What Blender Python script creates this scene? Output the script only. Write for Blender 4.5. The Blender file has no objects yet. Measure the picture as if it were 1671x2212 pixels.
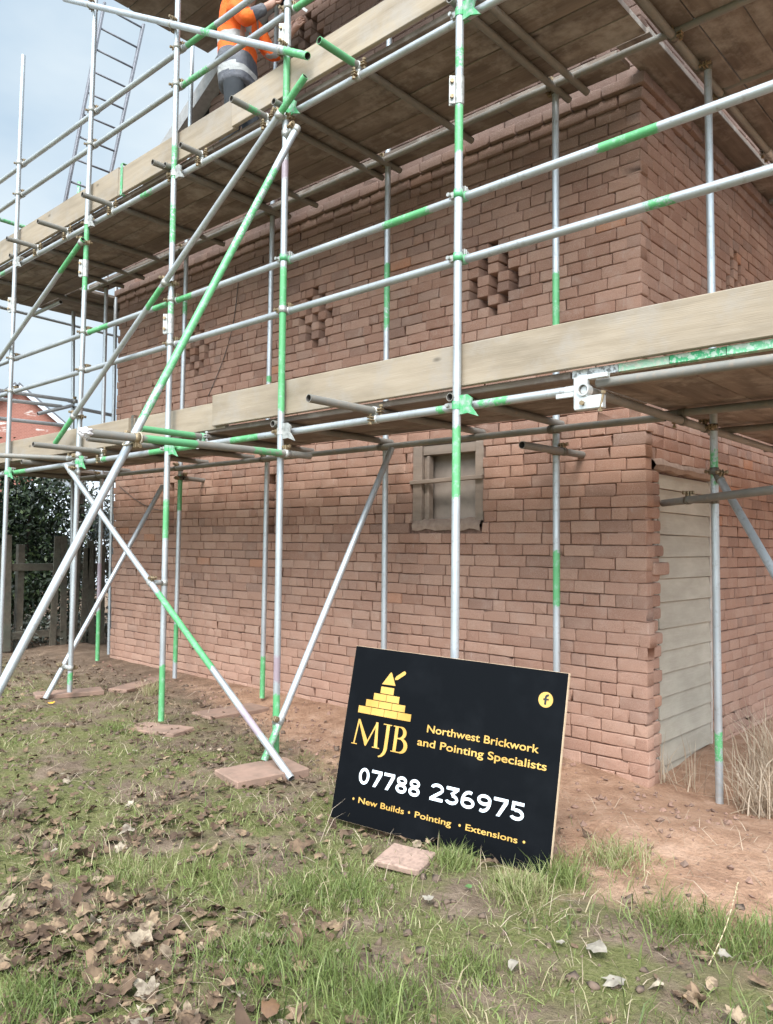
import bpy, bmesh, math, random
import numpy as np
from mathutils import Vector, Matrix, noise
random.seed(7); rng = np.random.default_rng(7)
R = math.radians
scene = bpy.context.scene
COL = scene.collection

# ------------------------------------------------------------------ camera
FPX, PCX, PCY = 1690.64, 835.5, 1106.0            # focal length and centre on a 1671 x 2212 picture
CAM = Vector((2.24747, -4.96316, 1.48379))
_y, _p, _o = R(42.4235), R(2.50784), R(-0.69289)
_f = Vector((-math.sin(_y)*math.cos(_p), math.cos(_y)*math.cos(_p), math.sin(_p)))
_r = Vector((math.cos(_y), math.sin(_y), 0)); _d = _f.cross(_r)
CR = math.cos(_o)*_r + math.sin(_o)*_d
CD = -math.sin(_o)*_r + math.cos(_o)*_d
cam = bpy.data.objects.new('camera', bpy.data.cameras.new('camera')); COL.objects.link(cam)
cam.data.sensor_fit = 'VERTICAL'; cam.data.sensor_height = 24.0
cam.data.lens = 24.0*FPX/2212.0
cam.data.clip_start = 0.05; cam.data.clip_end = 600
M = Matrix((CR, -CD, -_f)).transposed().to_4x4(); M.translation = CAM
cam.matrix_world = M
scene.camera = cam

# ------------------------------------------------------------------ light
SUN_EL, SUN_AZ = 48.0, 150.0                       # compass style: azimuth measured from +Y towards +X
w = bpy.data.worlds.new('World'); scene.world = w; w.use_nodes = True
nt = w.node_tree; nt.nodes.clear()
def N(tree, kind, **kw):
    n = tree.nodes.new(kind)
    for k, v in kw.items(): setattr(n, k, v)
    return n
out = N(nt, 'ShaderNodeOutputWorld'); bg = N(nt, 'ShaderNodeBackground')
sky = N(nt, 'ShaderNodeTexSky', sky_type='NISHITA', sun_disc=False)
sky.sun_elevation = R(SUN_EL); sky.sun_rotation = R(SUN_AZ); sky.air_density = 1.2; sky.dust_density = 1.5
tc = N(nt, 'ShaderNodeTexCoord'); mp = N(nt, 'ShaderNodeMapping'); mp.inputs['Scale'].default_value = (1, 1, 2.2)
nz = N(nt, 'ShaderNodeTexNoise'); nz.inputs['Scale'].default_value = 2.6; nz.inputs['Detail'].default_value = 5; nz.inputs['Roughness'].default_value = .5
cr = N(nt, 'ShaderNodeValToRGB'); cr.color_ramp.elements[0].position = .36; cr.color_ramp.elements[1].position = .66
cr.color_ramp.elements[0].color = (4.4, 5.7, 6.9, 1); cr.color_ramp.elements[1].color = (7.0, 7.8, 8.2, 1)
mx = N(nt, 'ShaderNodeMix', data_type='RGBA'); mx.inputs[0].default_value = .86
nt.links.new(tc.outputs['Generated'], mp.inputs['Vector']); nt.links.new(mp.outputs[0], nz.inputs['Vector'])
nt.links.new(nz.outputs[0], cr.inputs[0]); nt.links.new(sky.outputs[0], mx.inputs[6]); nt.links.new(cr.outputs[0], mx.inputs[7])
# the overcast is brightest around the hidden sun and overhead
vd = N(nt, 'ShaderNodeVectorMath', operation='DOT_PRODUCT')
_sd = Vector((math.sin(R(SUN_AZ))*math.cos(R(SUN_EL)), math.cos(R(SUN_AZ))*math.cos(R(SUN_EL)), math.sin(R(SUN_EL))))
vd.inputs[1].default_value = _sd
mr = N(nt, 'ShaderNodeMapRange'); mr.inputs[1].default_value = .42; mr.inputs[2].default_value = 1.0; mr.inputs[3].default_value = 1.0; mr.inputs[4].default_value = 6.0
nt.links.new(tc.outputs['Generated'], vd.inputs[0]); nt.links.new(vd.outputs['Value'], mr.inputs[0])
ms = N(nt, 'ShaderNodeVectorMath', operation='SCALE')
nt.links.new(mx.outputs[2], ms.inputs[0]); nt.links.new(mr.outputs[0], ms.inputs['Scale'])
nt.links.new(ms.outputs[0], bg.inputs['Color']); bg.inputs['Strength'].default_value = .075
nt.links.new(bg.outputs[0], out.inputs[0])
sun = bpy.data.objects.new('sun', bpy.data.lights.new('sun', 'SUN')); COL.objects.link(sun)
sun.data.energy = 2.3; sun.data.angle = R(24); sun.data.color = (1, .965, .92)
sun.rotation_euler = (-_sd).to_track_quat('-Z', 'Y').to_euler()
scene.view_settings.view_transform = 'Standard'; scene.view_settings.look = 'None'
scene.view_settings.exposure = .84; scene.view_settings.gamma = 1; scene.view_settings.use_curve_mapping = False

# ------------------------------------------------------------------ picking points of the place
def ray(px, py): return CR*((px-PCX)/FPX) + CD*((py-PCY)/FPX) + _f
def at(px, py, X=None, Y=None, Z=None):
    d = ray(px, py)
    t = (X-CAM.x)/d.x if X is not None else (Y-CAM.y)/d.y if Y is not None else (Z-CAM.z)/d.z
    return CAM + d*t
def proj(P):
    v = Vector(P)-CAM; z = v.dot(_f)
    return PCX+FPX*v.dot(CR)/z, PCY+FPX*v.dot(CD)/z, z
def ext(a, b, z0, z1):                             # line a-b carried on to heights z0, z1
    f = lambda z: a+(b-a)*((z-a.z)/(b.z-a.z))
    return f(z0), f(z1)
def extx(a, b, x0, x1):
    f = lambda x: a+(b-a)*((x-a.x)/(b.x-a.x))
    return f(x0), f(x1)

# ------------------------------------------------------------------ object helpers
def mesh_obj(name, verts, faces, mats, parent=None, smooth=False, idx=None, attrs=None, loc=None):
    me = bpy.data.meshes.new(name)
    if loc is not None:
        L = Vector(loc); verts = [Vector(v)-L for v in verts]
    me.from_pydata([tuple(v) for v in verts], [], faces)
    for m in (mats if isinstance(mats, (list, tuple)) else [mats]): me.materials.append(m)
    if idx is not None: me.polygons.foreach_set('material_index', idx)
    if smooth: me.polygons.foreach_set('use_smooth', [True]*len(me.polygons))
    for k, vals in (attrs or {}).items():
        a = me.attributes.new(k, 'FLOAT', 'POINT'); a.data.foreach_set('value', vals)
    me.update()
    o = bpy.data.objects.new(name, me); COL.objects.link(o)
    if loc is not None: o.location = loc
    if parent is not None:
        o.parent = parent
    return o
def tag(o, label, cat, group=None):
    o['label'] = label; o['category'] = cat
    if group: o['group'] = group
    return o
def thing(name, label, cat, loc=(0, 0, 0), group=None):
    o = bpy.data.objects.new(name, None); COL.objects.link(o); o.location = loc; o.empty_display_size = .1
    return tag(o, label, cat, group)
def struct(o): o['kind'] = 'structure'; return o
def box(x0, x1, y0, y1, z0, z1, c=0.0):
    """box, corners cut by c"""
    bm = bmesh.new(); bmesh.ops.create_cube(bm, size=1)
    for v in bm.verts: v.co = Vector(((x0+x1)/2+v.co.x*(x1-x0), (y0+y1)/2+v.co.y*(y1-y0), (z0+z1)/2+v.co.z*(z1-z0)))
    if c: bmesh.ops.bevel(bm, geom=list(bm.edges), offset=c, segments=1, affect='EDGES')
    bm.verts.index_update()
    r = [v.co.copy() for v in bm.verts], [[v.index for v in f.verts] for f in bm.faces]; bm.free(); return r
class MB:
    """collects shapes for one mesh"""
    def __init__(s): s.v = []; s.f = []; s.i = []
    def add(s, vf, mi=0, mat=None):
        n = len(s.v); v, f = vf
        s.v += [mat @ Vector(p) if mat is not None else Vector(p) for p in v]
        s.f += [[n+k for k in q] for q in f]; s.i += [mi]*len(f); return s
    def obj(s, name, mats, parent=None, smooth=False, loc=None):
        return mesh_obj(name, s.v, s.f, mats, parent, smooth, s.i, loc=loc)
def frame(axis, side=None):
    z = Vector(axis).normalized()
    s = Vector(side) if side is not None else (Vector((0, 0, 1)) if abs(z.z) < .9 else Vector((1, 0, 0)))
    x = (s-z*s.dot(z)).normalized(); y = z.cross(x)
    return Matrix((x, y, z)).transposed().to_4x4()
def cyl(r, h, n=12, r2=None):
    r2 = r if r2 is None else r2
    v = [Vector((r*math.cos(2*math.pi*k/n), r*math.sin(2*math.pi*k/n), -h/2)) for k in range(n)] + \
        [Vector((r2*math.cos(2*math.pi*k/n), r2*math.sin(2*math.pi*k/n), h/2)) for k in range(n)]
    f = [[k, (k+1) % n, n+(k+1) % n, n+k] for k in range(n)]+[list(range(n))[::-1], list(range(n, 2*n))]
    return v, f
def band(r, t, h, n=18, a0=0, a1=2*math.pi):
    """open ring of square section"""
    v = []; f = []; full = abs(a1-a0-2*math.pi) < 1e-6; m = n if full else n+1
    for k in range(m):
        a = a0+(a1-a0)*k/n; c, s = math.cos(a), math.sin(a)
        for q, z in ((r, -h/2), (r+t, -h/2), (r+t, h/2), (r, h/2)): v.append(Vector((q*c, q*s, z)))
    for k in range(n):
        a, b = 4*k, 4*((k+1) % m)
        for j in range(4): f.append([a+j, b+j, b+(j+1) % 4, a+(j+1) % 4])
    if not full: f += [[0, 3, 2, 1], [4*n, 4*n+1, 4*n+2, 4*n+3]]
    return v, f

# ------------------------------------------------------------------ materials
def newmat(name):
    m = bpy.data.materials.new(name); m.use_nodes = True; t = m.node_tree
    b = t.nodes['Principled BSDF']; return m, t, b
def lk(t, a, b): t.links.new(a, b)
def ramp(t, fac, stops, interp='LINEAR'):
    n = N(t, 'ShaderNodeValToRGB'); e = n.color_ramp.elements; n.color_ramp.interpolation = interp
    while len(e) < len(stops): e.new(.5)
    for k, (p, c) in enumerate(stops): e[k].position = p; e[k].color = (*c, 1)
    lk(t, fac, n.inputs[0]); return n.outputs[0]
def noise_n(t, scale, detail=4, vec=None, rough=.55, mapscale=None):
    n = N(t, 'ShaderNodeTexNoise'); n.inputs['Scale'].default_value = scale; n.inputs['Detail'].default_value = detail; n.inputs['Roughness'].default_value = rough
    if vec is None: vec = N(t, 'ShaderNodeTexCoord').outputs['Object']
    if mapscale:
        m = N(t, 'ShaderNodeMapping'); m.inputs['Scale'].default_value = mapscale; lk(t, vec, m.inputs[0]); vec = m.outputs[0]
    lk(t, vec, n.inputs['Vector']); return n.outputs[0]
def mixc(t, fac, a, b, blend='MIX'):
    n = N(t, 'ShaderNodeMix', data_type='RGBA', blend_type=blend)
    for s, v in ((0, fac), (6, a), (7, b)):
        if hasattr(v, 'is_output'): lk(t, v, n.inputs[s])
        elif s == 0: n.inputs[0].default_value = v
        else: n.inputs[s].default_value = (*v, 1)
    return n.outputs[2]
def math_n(t, op, a, b=None, clamp=False):
    n = N(t, 'ShaderNodeMath', operation=op, use_clamp=clamp)
    for s, v in ((0, a), (1, b)):
        if v is None: continue
        if hasattr(v, 'is_output'): lk(t, v, n.inputs[s])
        else: n.inputs[s].default_value = v
    return n.outputs[0]
def bump(t, b, h, strength=.3, dist=.01):
    n = N(t, 'ShaderNodeBump'); n.inputs['Strength'].default_value = strength; n.inputs['Distance'].default_value = dist
    lk(t, h, n.inputs['Height']); lk(t, n.outputs[0], b.inputs['Normal'])
def attr(t, name): return N(t, 'ShaderNodeAttribute', attribute_name=name).outputs['Fac']
def objrand(t): return N(t, 'ShaderNodeObjectInfo').outputs['Random']
def maprange(t, v, a, b, c=0.0, d=1.0):
    n = N(t, 'ShaderNodeMapRange'); lk(t, v, n.inputs[0])
    for k, q in enumerate((a, b, c, d)): n.inputs[k+1].default_value = q
    return n.outputs[0]

# galvanised tube, with patches of old green and purple marking paint
STEEL, t, b = newmat('galvanised_steel')
n1 = noise_n(t, 7, 5, mapscale=(1, 1, .35)); n2 = noise_n(t, 60, 3); n3 = noise_n(t, 26, 5, rough=.7)
base = ramp(t, n1, [(.3, (.36, .37, .375)), (.55, (.49, .51, .52)), (.75, (.60, .62, .62))])
dirt = maprange(t, n3, .56, .74)
base = mixc(t, math_n(t, 'MULTIPLY', dirt, .75), base, (.24, .20, .165))
spl = N(t, 'ShaderNodeTexVoronoi'); spl.inputs['Scale'].default_value = 34; lk(t, N(t, 'ShaderNodeTexCoord').outputs['Object'], spl.inputs['Vector'])
base = mixc(t, math_n(t, 'MULTIPLY', maprange(t, spl.outputs['Distance'], .16, .10), maprange(t, n1, .5, .6)), base, (.52, .49, .45))
base = mixc(t, math_n(t, 'MULTIPLY', objrand(t), .35), base, (.36, .37, .37))
gp = attr(t, 'paint'); pp = attr(t, 'purple')
edge = math_n(t, 'ADD', math_n(t, 'MULTIPLY', n3, .9), math_n(t, 'MULTIPLY', n2, .5))
gm = math_n(t, 'MULTIPLY', maprange(t, math_n(t, 'SUBTRACT', math_n(t, 'MULTIPLY', gp, 1.18), edge), -.10, .05), .92)
pm = maprange(t, math_n(t, 'SUBTRACT', math_n(t, 'MULTIPLY', pp, 1.3), edge), -.1, .06)
green = ramp(t, n1, [(.3, (.04, .27, .075)), (.7, (.11, .42, .15))])
green = mixc(t, maprange(t, n3, .52, .68, 0, .5), green, (.42, .56, .47))
c = mixc(t, gm, base, green); c = mixc(t, math_n(t, 'MULTIPLY', pm, .6), c, (.20, .085, .12))
lk(t, c, b.inputs['Base Color'])
lk(t, maprange(t, math_n(t, 'MAXIMUM', gm, pm), 0, 1, .55, .0), b.inputs['Metallic'])
lk(t, maprange(t, n3, .3, .8, .34, .6), b.inputs['Roughness'])
bump(t, b, n2, .12, .002)
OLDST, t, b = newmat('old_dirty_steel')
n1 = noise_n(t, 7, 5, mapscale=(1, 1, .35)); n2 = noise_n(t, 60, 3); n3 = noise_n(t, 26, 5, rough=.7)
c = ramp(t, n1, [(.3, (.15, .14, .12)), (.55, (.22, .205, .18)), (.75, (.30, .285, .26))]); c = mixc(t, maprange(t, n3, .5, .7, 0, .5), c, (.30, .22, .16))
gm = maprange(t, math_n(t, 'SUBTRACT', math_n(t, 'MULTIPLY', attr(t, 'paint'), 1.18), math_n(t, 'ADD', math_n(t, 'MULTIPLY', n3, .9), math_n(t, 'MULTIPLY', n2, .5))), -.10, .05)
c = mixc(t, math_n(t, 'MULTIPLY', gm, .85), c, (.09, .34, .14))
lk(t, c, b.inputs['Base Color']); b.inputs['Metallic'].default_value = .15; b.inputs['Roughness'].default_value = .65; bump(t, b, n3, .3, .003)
INSIDE, t, b = newmat('tube_inside'); b.inputs['Base Color'].default_value = (.09, .075, .065, 1); b.inputs['Roughness'].default_value = .9

def metal(name, col, rough=.5, met=.6, var=.4, dark=None):
    m, t, b = newmat(name); n = noise_n(t, 30, 4)
    c = mixc(t, maprange(t, n, .45, .7), col, dark or tuple(q*var for q in col))
    lk(t, c, b.inputs['Base Color']); b.inputs['Metallic'].default_value = met; b.inputs['Roughness'].default_value = rough
    bump(t, b, n, .2, .002); return m
CLAMP = metal('dull_zinc_clamp', (.46, .45, .42), .5, .5, .55)
GCLAMP = metal('green_painted_clamp', (.09, .36, .15), .5, .1, 1, (.36, .39, .36))
DCLAMP = metal('dark_rusty_clamp', (.16, .14, .11), .6, .4, .5)
BRASS = metal('rusty_bolt', (.30, .22, .13), .5, .6, .5)

def wood(name, stops, rough=.8, dark=.45, dusty=(.42, .37, .32)):
    m, t, b = newmat(name)
    tcd = N(t, 'ShaderNodeTexCoord').outputs['Object']
    addv = N(t, 'ShaderNodeVectorMath', operation='ADD'); comb = N(t, 'ShaderNodeCombineXYZ')
    rr = objrand(t)
    for k in range(3): lk(t, math_n(t, 'MULTIPLY', rr, (37.0, 91.0, 53.0)[k]), comb.inputs[k])
    lk(t, tcd, addv.inputs[0]); lk(t, comb.outputs[0], addv.inputs[1]); v = addv.outputs[0]
    g = noise_n(t, 4, 6, v, .6, (.4, 6, 6)); g2 = noise_n(t, 2.2, 4, v, .6, (.6, 2, 2)); fine = noise_n(t, 40, 3, v, .6, (.12, 6, 6))
    c = ramp(t, g, stops)
    c = mixc(t, math_n(t, 'MULTIPLY', maprange(t, g2, .46, .72), .75), c, tuple(q*dark for q in stops[0][1]))
    c = mixc(t, math_n(t, 'MULTIPLY', maprange(t, noise_n(t, 3.1, 5, v, .7), .48, .66), .7), c, dusty)
    c = mixc(t, maprange(t, rr, 0, 1, 0, .4), c, tuple(q*.55 for q in stops[1][1]))
    k = N(t, 'ShaderNodeTexVoronoi'); k.inputs['Scale'].default_value = 1.7
    mpk = N(t, 'ShaderNodeMapping'); mpk.inputs['Scale'].default_value = (1, 2.4, 2.4); lk(t, v, mpk.inputs[0]); lk(t, mpk.outputs[0], k.inputs['Vector'])
    kn = maprange(t, k.outputs['Distance'], .03, .075, 1, 0)
    c = mixc(t, math_n(t, 'MULTIPLY', kn, .75), c, tuple(q*.28 for q in stops[0][1]))
    lk(t, c, b.inputs['Base Color']); b.inputs['Roughness'].default_value = rough
    bump(t, b, math_n(t, 'ADD', g, fine), .35, .004); return m
DECKW = wood('weathered_deck_timber', [(.3, (.145, .105, .08)), (.5, (.205, .155, .12)), (.72, (.26, .205, .16))])
TOEW = wood('pale_toe_board_timber', [(.3, (.29, .225, .155)), (.5, (.35, .275, .195)), (.72, (.405, .325, .24))], .8, .62, (.33, .29, .25))
POSTW = wood('dark_fence_timber', [(.3, (.075, .06, .045)), (.5, (.11, .09, .065)), (.72, (.15, .125, .09))], .9, .5, (.1, .11, .08))
GREYW = wood('grey_painted_timber', [(.3, (.21, .15, .112)), (.5, (.26, .195, .15)), (.72, (.31, .24, .19))], .8, .6, (.33, .235, .175))

# brick
BRICK, t, b = newmat('old_red_brick')
tint = attr(t, 'tint'); burn = attr(t, 'burn')
n1 = noise_n(t, 1.1, 4); n2 = noise_n(t, 55, 5, rough=.7); n3 = noise_n(t, 9, 5); n4 = noise_n(t, 160, 3)
c = ramp(t, tint, [(0, (.275, .142, .096)), (.35, (.335, .185, .128)), (.7, (.375, .213, .150)), (.93, (.41, .25, .18)), (1, (.42, .19, .105))])
c = mixc(t, math_n(t, 'MULTIPLY', burn, .6), c, (.175, .115, .092))
c = mixc(t, maprange(t, n2, .35, .75, 0, .4), c, (.25, .14, .10))
c = mixc(t, math_n(t, 'MULTIPLY', maprange(t, n3, .52, .75), .45), c, (.42, .30, .24))
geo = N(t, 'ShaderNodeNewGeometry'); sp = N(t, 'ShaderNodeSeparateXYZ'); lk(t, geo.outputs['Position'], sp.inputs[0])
# brick dust thrown by the grinder lies on the lower courses; grime and the deck's shade are painted into the upper courses
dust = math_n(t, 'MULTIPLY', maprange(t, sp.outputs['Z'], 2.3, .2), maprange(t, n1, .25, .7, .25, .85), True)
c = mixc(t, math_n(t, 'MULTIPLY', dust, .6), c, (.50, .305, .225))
grime_shade = math_n(t, 'MULTIPLY', maprange(t, math_n(t, 'ADD', sp.outputs['Z'], n1), 4.25, 5.2), .7, True)
c = mixc(t, grime_shade, c, (.115, .088, .078))
# pale lime runs
st = noise_n(t, 5, 4, geo.outputs['Position'], .6, (7, 7, 1.1))
lime = math_n(t, 'MULTIPLY', maprange(t, st, .64, .76), maprange(t, n3, .4, .6), True)
c = mixc(t, math_n(t, 'MULTIPLY', lime, .45), c, (.5, .44, .39))
gr = N(t, 'ShaderNodeTexNoise'); gr.inputs['Scale'].default_value = 230; gr.inputs['Detail'].default_value = 3; lk(t, geo.outputs['Position'], gr.inputs['Vector'])
c = mixc(t, maprange(t, gr.outputs[0], .50, .68, 0, .45), c, (.19, .105, .075)); c = mixc(t, maprange(t, gr.outputs[0], .44, .32, 0, .45), c, (.47, .34, .28))
lk(t, c, b.inputs['Base Color']); b.inputs['Roughness'].default_value = .92; b.inputs['Specular IOR Level'].default_value = .2
bump(t, b, math_n(t, 'ADD', n2, math_n(t, 'MULTIPLY', n4, .5)), .55, .006)
MORTAR, t, b = newmat('raked_out_mortar'); n2 = noise_n(t, 40, 5)
lk(t, ramp(t, n2, [(.3, (.085, .045, .032)), (.7, (.19, .105, .075))]), b.inputs['Base Color']); b.inputs['Roughness'].default_value = .95; bump(t, b, n2, .8, .01)

def plain(name, col, rough=.6, met=0, var=None, scale=20, bs=.15):
    m, t, b = newmat(name); n = noise_n(t, scale, 4)
    lk(t, mixc(t, maprange(t, n, .35, .7), col, var or tuple(q*.75 for q in col)), b.inputs['Base Color'])
    b.inputs['Roughness'].default_value = rough; b.inputs['Metallic'].default_value = met; bump(t, b, n, bs, .004); return m
# ------------------------------------------------------------------ ground
def fb(x, y, s, o=0.0): return noise.noise(Vector((x*s+o, y*s-o, o*1.7)))
def ground_h(x, y):
    h = .030*fb(x, y, .9, 3)+.022*fb(x, y, 3.1, 9)+.010*fb(x, y, 9, 5)
    h *= min(1.0, max(.35, (-.2-y)/.8)) if y > -1 else 1
    dip = math.exp(-((x-.5)**2+(y-.25)**2)/.35)*.13                # the ground is trodden low by the door
    h -= dip
    h += .07*math.exp(-((x-.75)**2/.30+(y+1.0)**2/.16))            # low heap of raked-out dust
    h -= .05*max(0, min(1, (-2.2-y)/2))
    h += .05*max(0, min(1, (y+.5)/.5))*max(0, min(1, (-x-.1)/.8)) if y < .5 else 0
    return h
def axis_pts(lo, hi, step, far):
    p = list(np.arange(lo, hi+1e-6, step)); a = []; d = step; q = hi
    while q < far: d *= 1.35; q += d; a.append(q)
    c = []; d = step; q = lo
    while q > -far: d *= 1.35; q -= d; c.append(q)
    return c[::-1]+p+a
gx = axis_pts(-9.5, 3.2, .045, 180); gy = axis_pts(-4.6, .9, .045, 180)
gv = []; gf = []
for y in gy:
    for x in gx:
        inn = -10 < x < 3.6 and -5 < y < 1.4
        gv.append((x, y, ground_h(x, y) if inn else -.03))
W_ = len(gx)
for j in range(len(gy)-1):
    for i in range(W_-1): gf.append([j*W_+i, j*W_+i+1, (j+1)*W_+i+1, (j+1)*W_+i])
GROUND, t, b = newmat('soil_and_moss')
geo = N(t, 'ShaderNodeNewGeometry'); P = geo.outputs['Position']; sp = N(t, 'ShaderNodeSeparateXYZ'); lk(t, P, sp.inputs[0])
a1 = noise_n(t, .9, 5, P); a2 = noise_n(t, 5, 5, P, .65); a3 = noise_n(t, 45, 5, P, .7); a4 = noise_n(t, 2.3, 4, P)
soil = ramp(t, a2, [(.3, (.12, .083, .057)), (.5, (.19, .135, .094)), (.7, (.28, .205, .145))])
red = ramp(t, a2, [(.3, (.28, .155, .098)), (.5, (.40, .235, .15)), (.72, (.52, .335, .235))])
moss = ramp(t, a3, [(.3, (.075, .078, .027)), (.5, (.15, .15, .054)), (.7, (.24, .22, .10))])
# red brick dust lies along the wall foot, widest at the right-hand corner
xl = maprange(t, sp.outputs['X'], -5.0, .6, -.35, -1.85)
rf = math_n(t, 'SUBTRACT', sp.outputs['Y'], xl)
rf = maprange(t, math_n(t, 'ADD', rf, math_n(t, 'MULTIPLY', math_n(t, 'SUBTRACT', math_n(t, 'ADD', a1, a2), 1.0), 1.1)), -.22, .3)
mf = math_n(t, 'MULTIPLY', maprange(t, a4, .40, .54), maprange(t, sp.outputs['Y'], -.6, -1.7, .0, 1), True)
rf = math_n(t, 'MULTIPLY', rf, maprange(t, math_n(t, 'ADD', sp.outputs['X'], a1), -5.6, -3.2, .15, 1))
c = mixc(t, mf, soil, moss)
c = mixc(t, rf, c, red)
c = mixc(t, maprange(t, a3, .45, .75, 0, .4), c, (.10, .068, .05))
lk(t, c, b.inputs['Base Color']); b.inputs['Roughness'].default_value = .95; b.inputs['Specular IOR Level'].default_value = .15
bump(t, b, math_n(t, 'ADD', math_n(t, 'MULTIPLY', a2, .8), a3), .9, .03)
struct(mesh_obj('ground', gv, gf, GROUND, smooth=True))

# ------------------------------------------------------------------ brickwork
CO = .0841
class Bricks:
    def __init__(s): s.v = []; s.f = []; s.t = []; s.b = []; s.mi = []; s.n = 0
    def brick(s, mapf, u0, u1, z0, z1, depth=.10, burn=0.0, tint=None, rnd=.009, proud=0.0):
        u0 += random.gauss(0, .0012); u1 += random.gauss(0, .0012); z0 += random.gauss(0, .0012); z1 += random.gauss(0, .0012)
        if u1-u0 < .02: return
        r = min(rnd*random.uniform(.5, 1.3), (z1-z0)*.35, (u1-u0)*.3)
        if random.random() < .07: r = min(r*2.6, (z1-z0)*.4)
        base = []
        for (cu, cz, a) in ((u1-r, z1-r, 0), (u0+r, z1-r, 90), (u0+r, z0+r, 180), (u1-r, z0+r, 270)):
            for da in (0, 45, 90):
                an = R(a+da); base.append((cu+r*math.cos(an), cz+r*math.sin(an)))
            if a in (0, 180):                                   # two extra points on the long edges
                for q in (.33, .67):
                    uu = (u1-r)*(1-q)+(u0+r)*q if a == 0 else (u0+r)*(1-q)+(u1-r)*q
                    base.append((uu, (z1 if a == 0 else z0)))
        jit = [(random.gauss(0, .0011), random.gauss(0, .0010)) for _ in base]
        base = [(p[0]+j[0], p[1]+j[1]) for p, j in zip(base, jit)]
        uc, zc = (u0+u1)/2, (z0+z1)/2
        ins = random.uniform(.002, .005); n = len(base); o = s.n
        off = proud+random.gauss(0, .0014); ti = random.gauss(0, .0016)
        rings = ((depth, 0), (ins+.001, 0), (.001, ins*.8), (0, ins*2.0))
        for d, i_ in rings:
            for (u, z) in base:
                du = u-uc; dz = z-zc
                k = max(0, 1-i_/max(abs(du), abs(dz)*1.0, .02)) if i_ else 1
                uu = uc+du*(1-i_/((u1-u0)/2)) if i_ else u; zz = zc+dz*(1-i_/((z1-z0)/2)) if i_ else z
                s.v.append(mapf(uu, zz, d-off-ti*du/.1 if d < .05 else d))
        for r_ in range(len(rings)-1):
            for k in range(n):
                s.f.append([o+r_*n+k, o+r_*n+(k+1) % n, o+(r_+1)*n+(k+1) % n, o+(r_+1)*n+k])
        s.f.append([o+(len(rings)-1)*n+k for k in range(n)])
        tv = random.random() if tint is None else tint
        m = len(rings)*n; s.t += [tv]*m; s.b += [burn]*m; s.n += m; s.mi += [0]*((len(rings)-1)*n+1)
    def sheet(s, pts):
        o = s.n; s.v += pts; s.t += [.5]*len(pts); s.b += [0]*len(pts); s.n += len(pts); s.f.append([o+k for k in range(len(pts))]); s.mi.append(1)
    def obj(s, name, parent):
        return mesh_obj(name, s.v, s.f, [BRICK, MORTAR], parent, True, s.mi, {'tint': s.t, 'burn': s.b})

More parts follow.
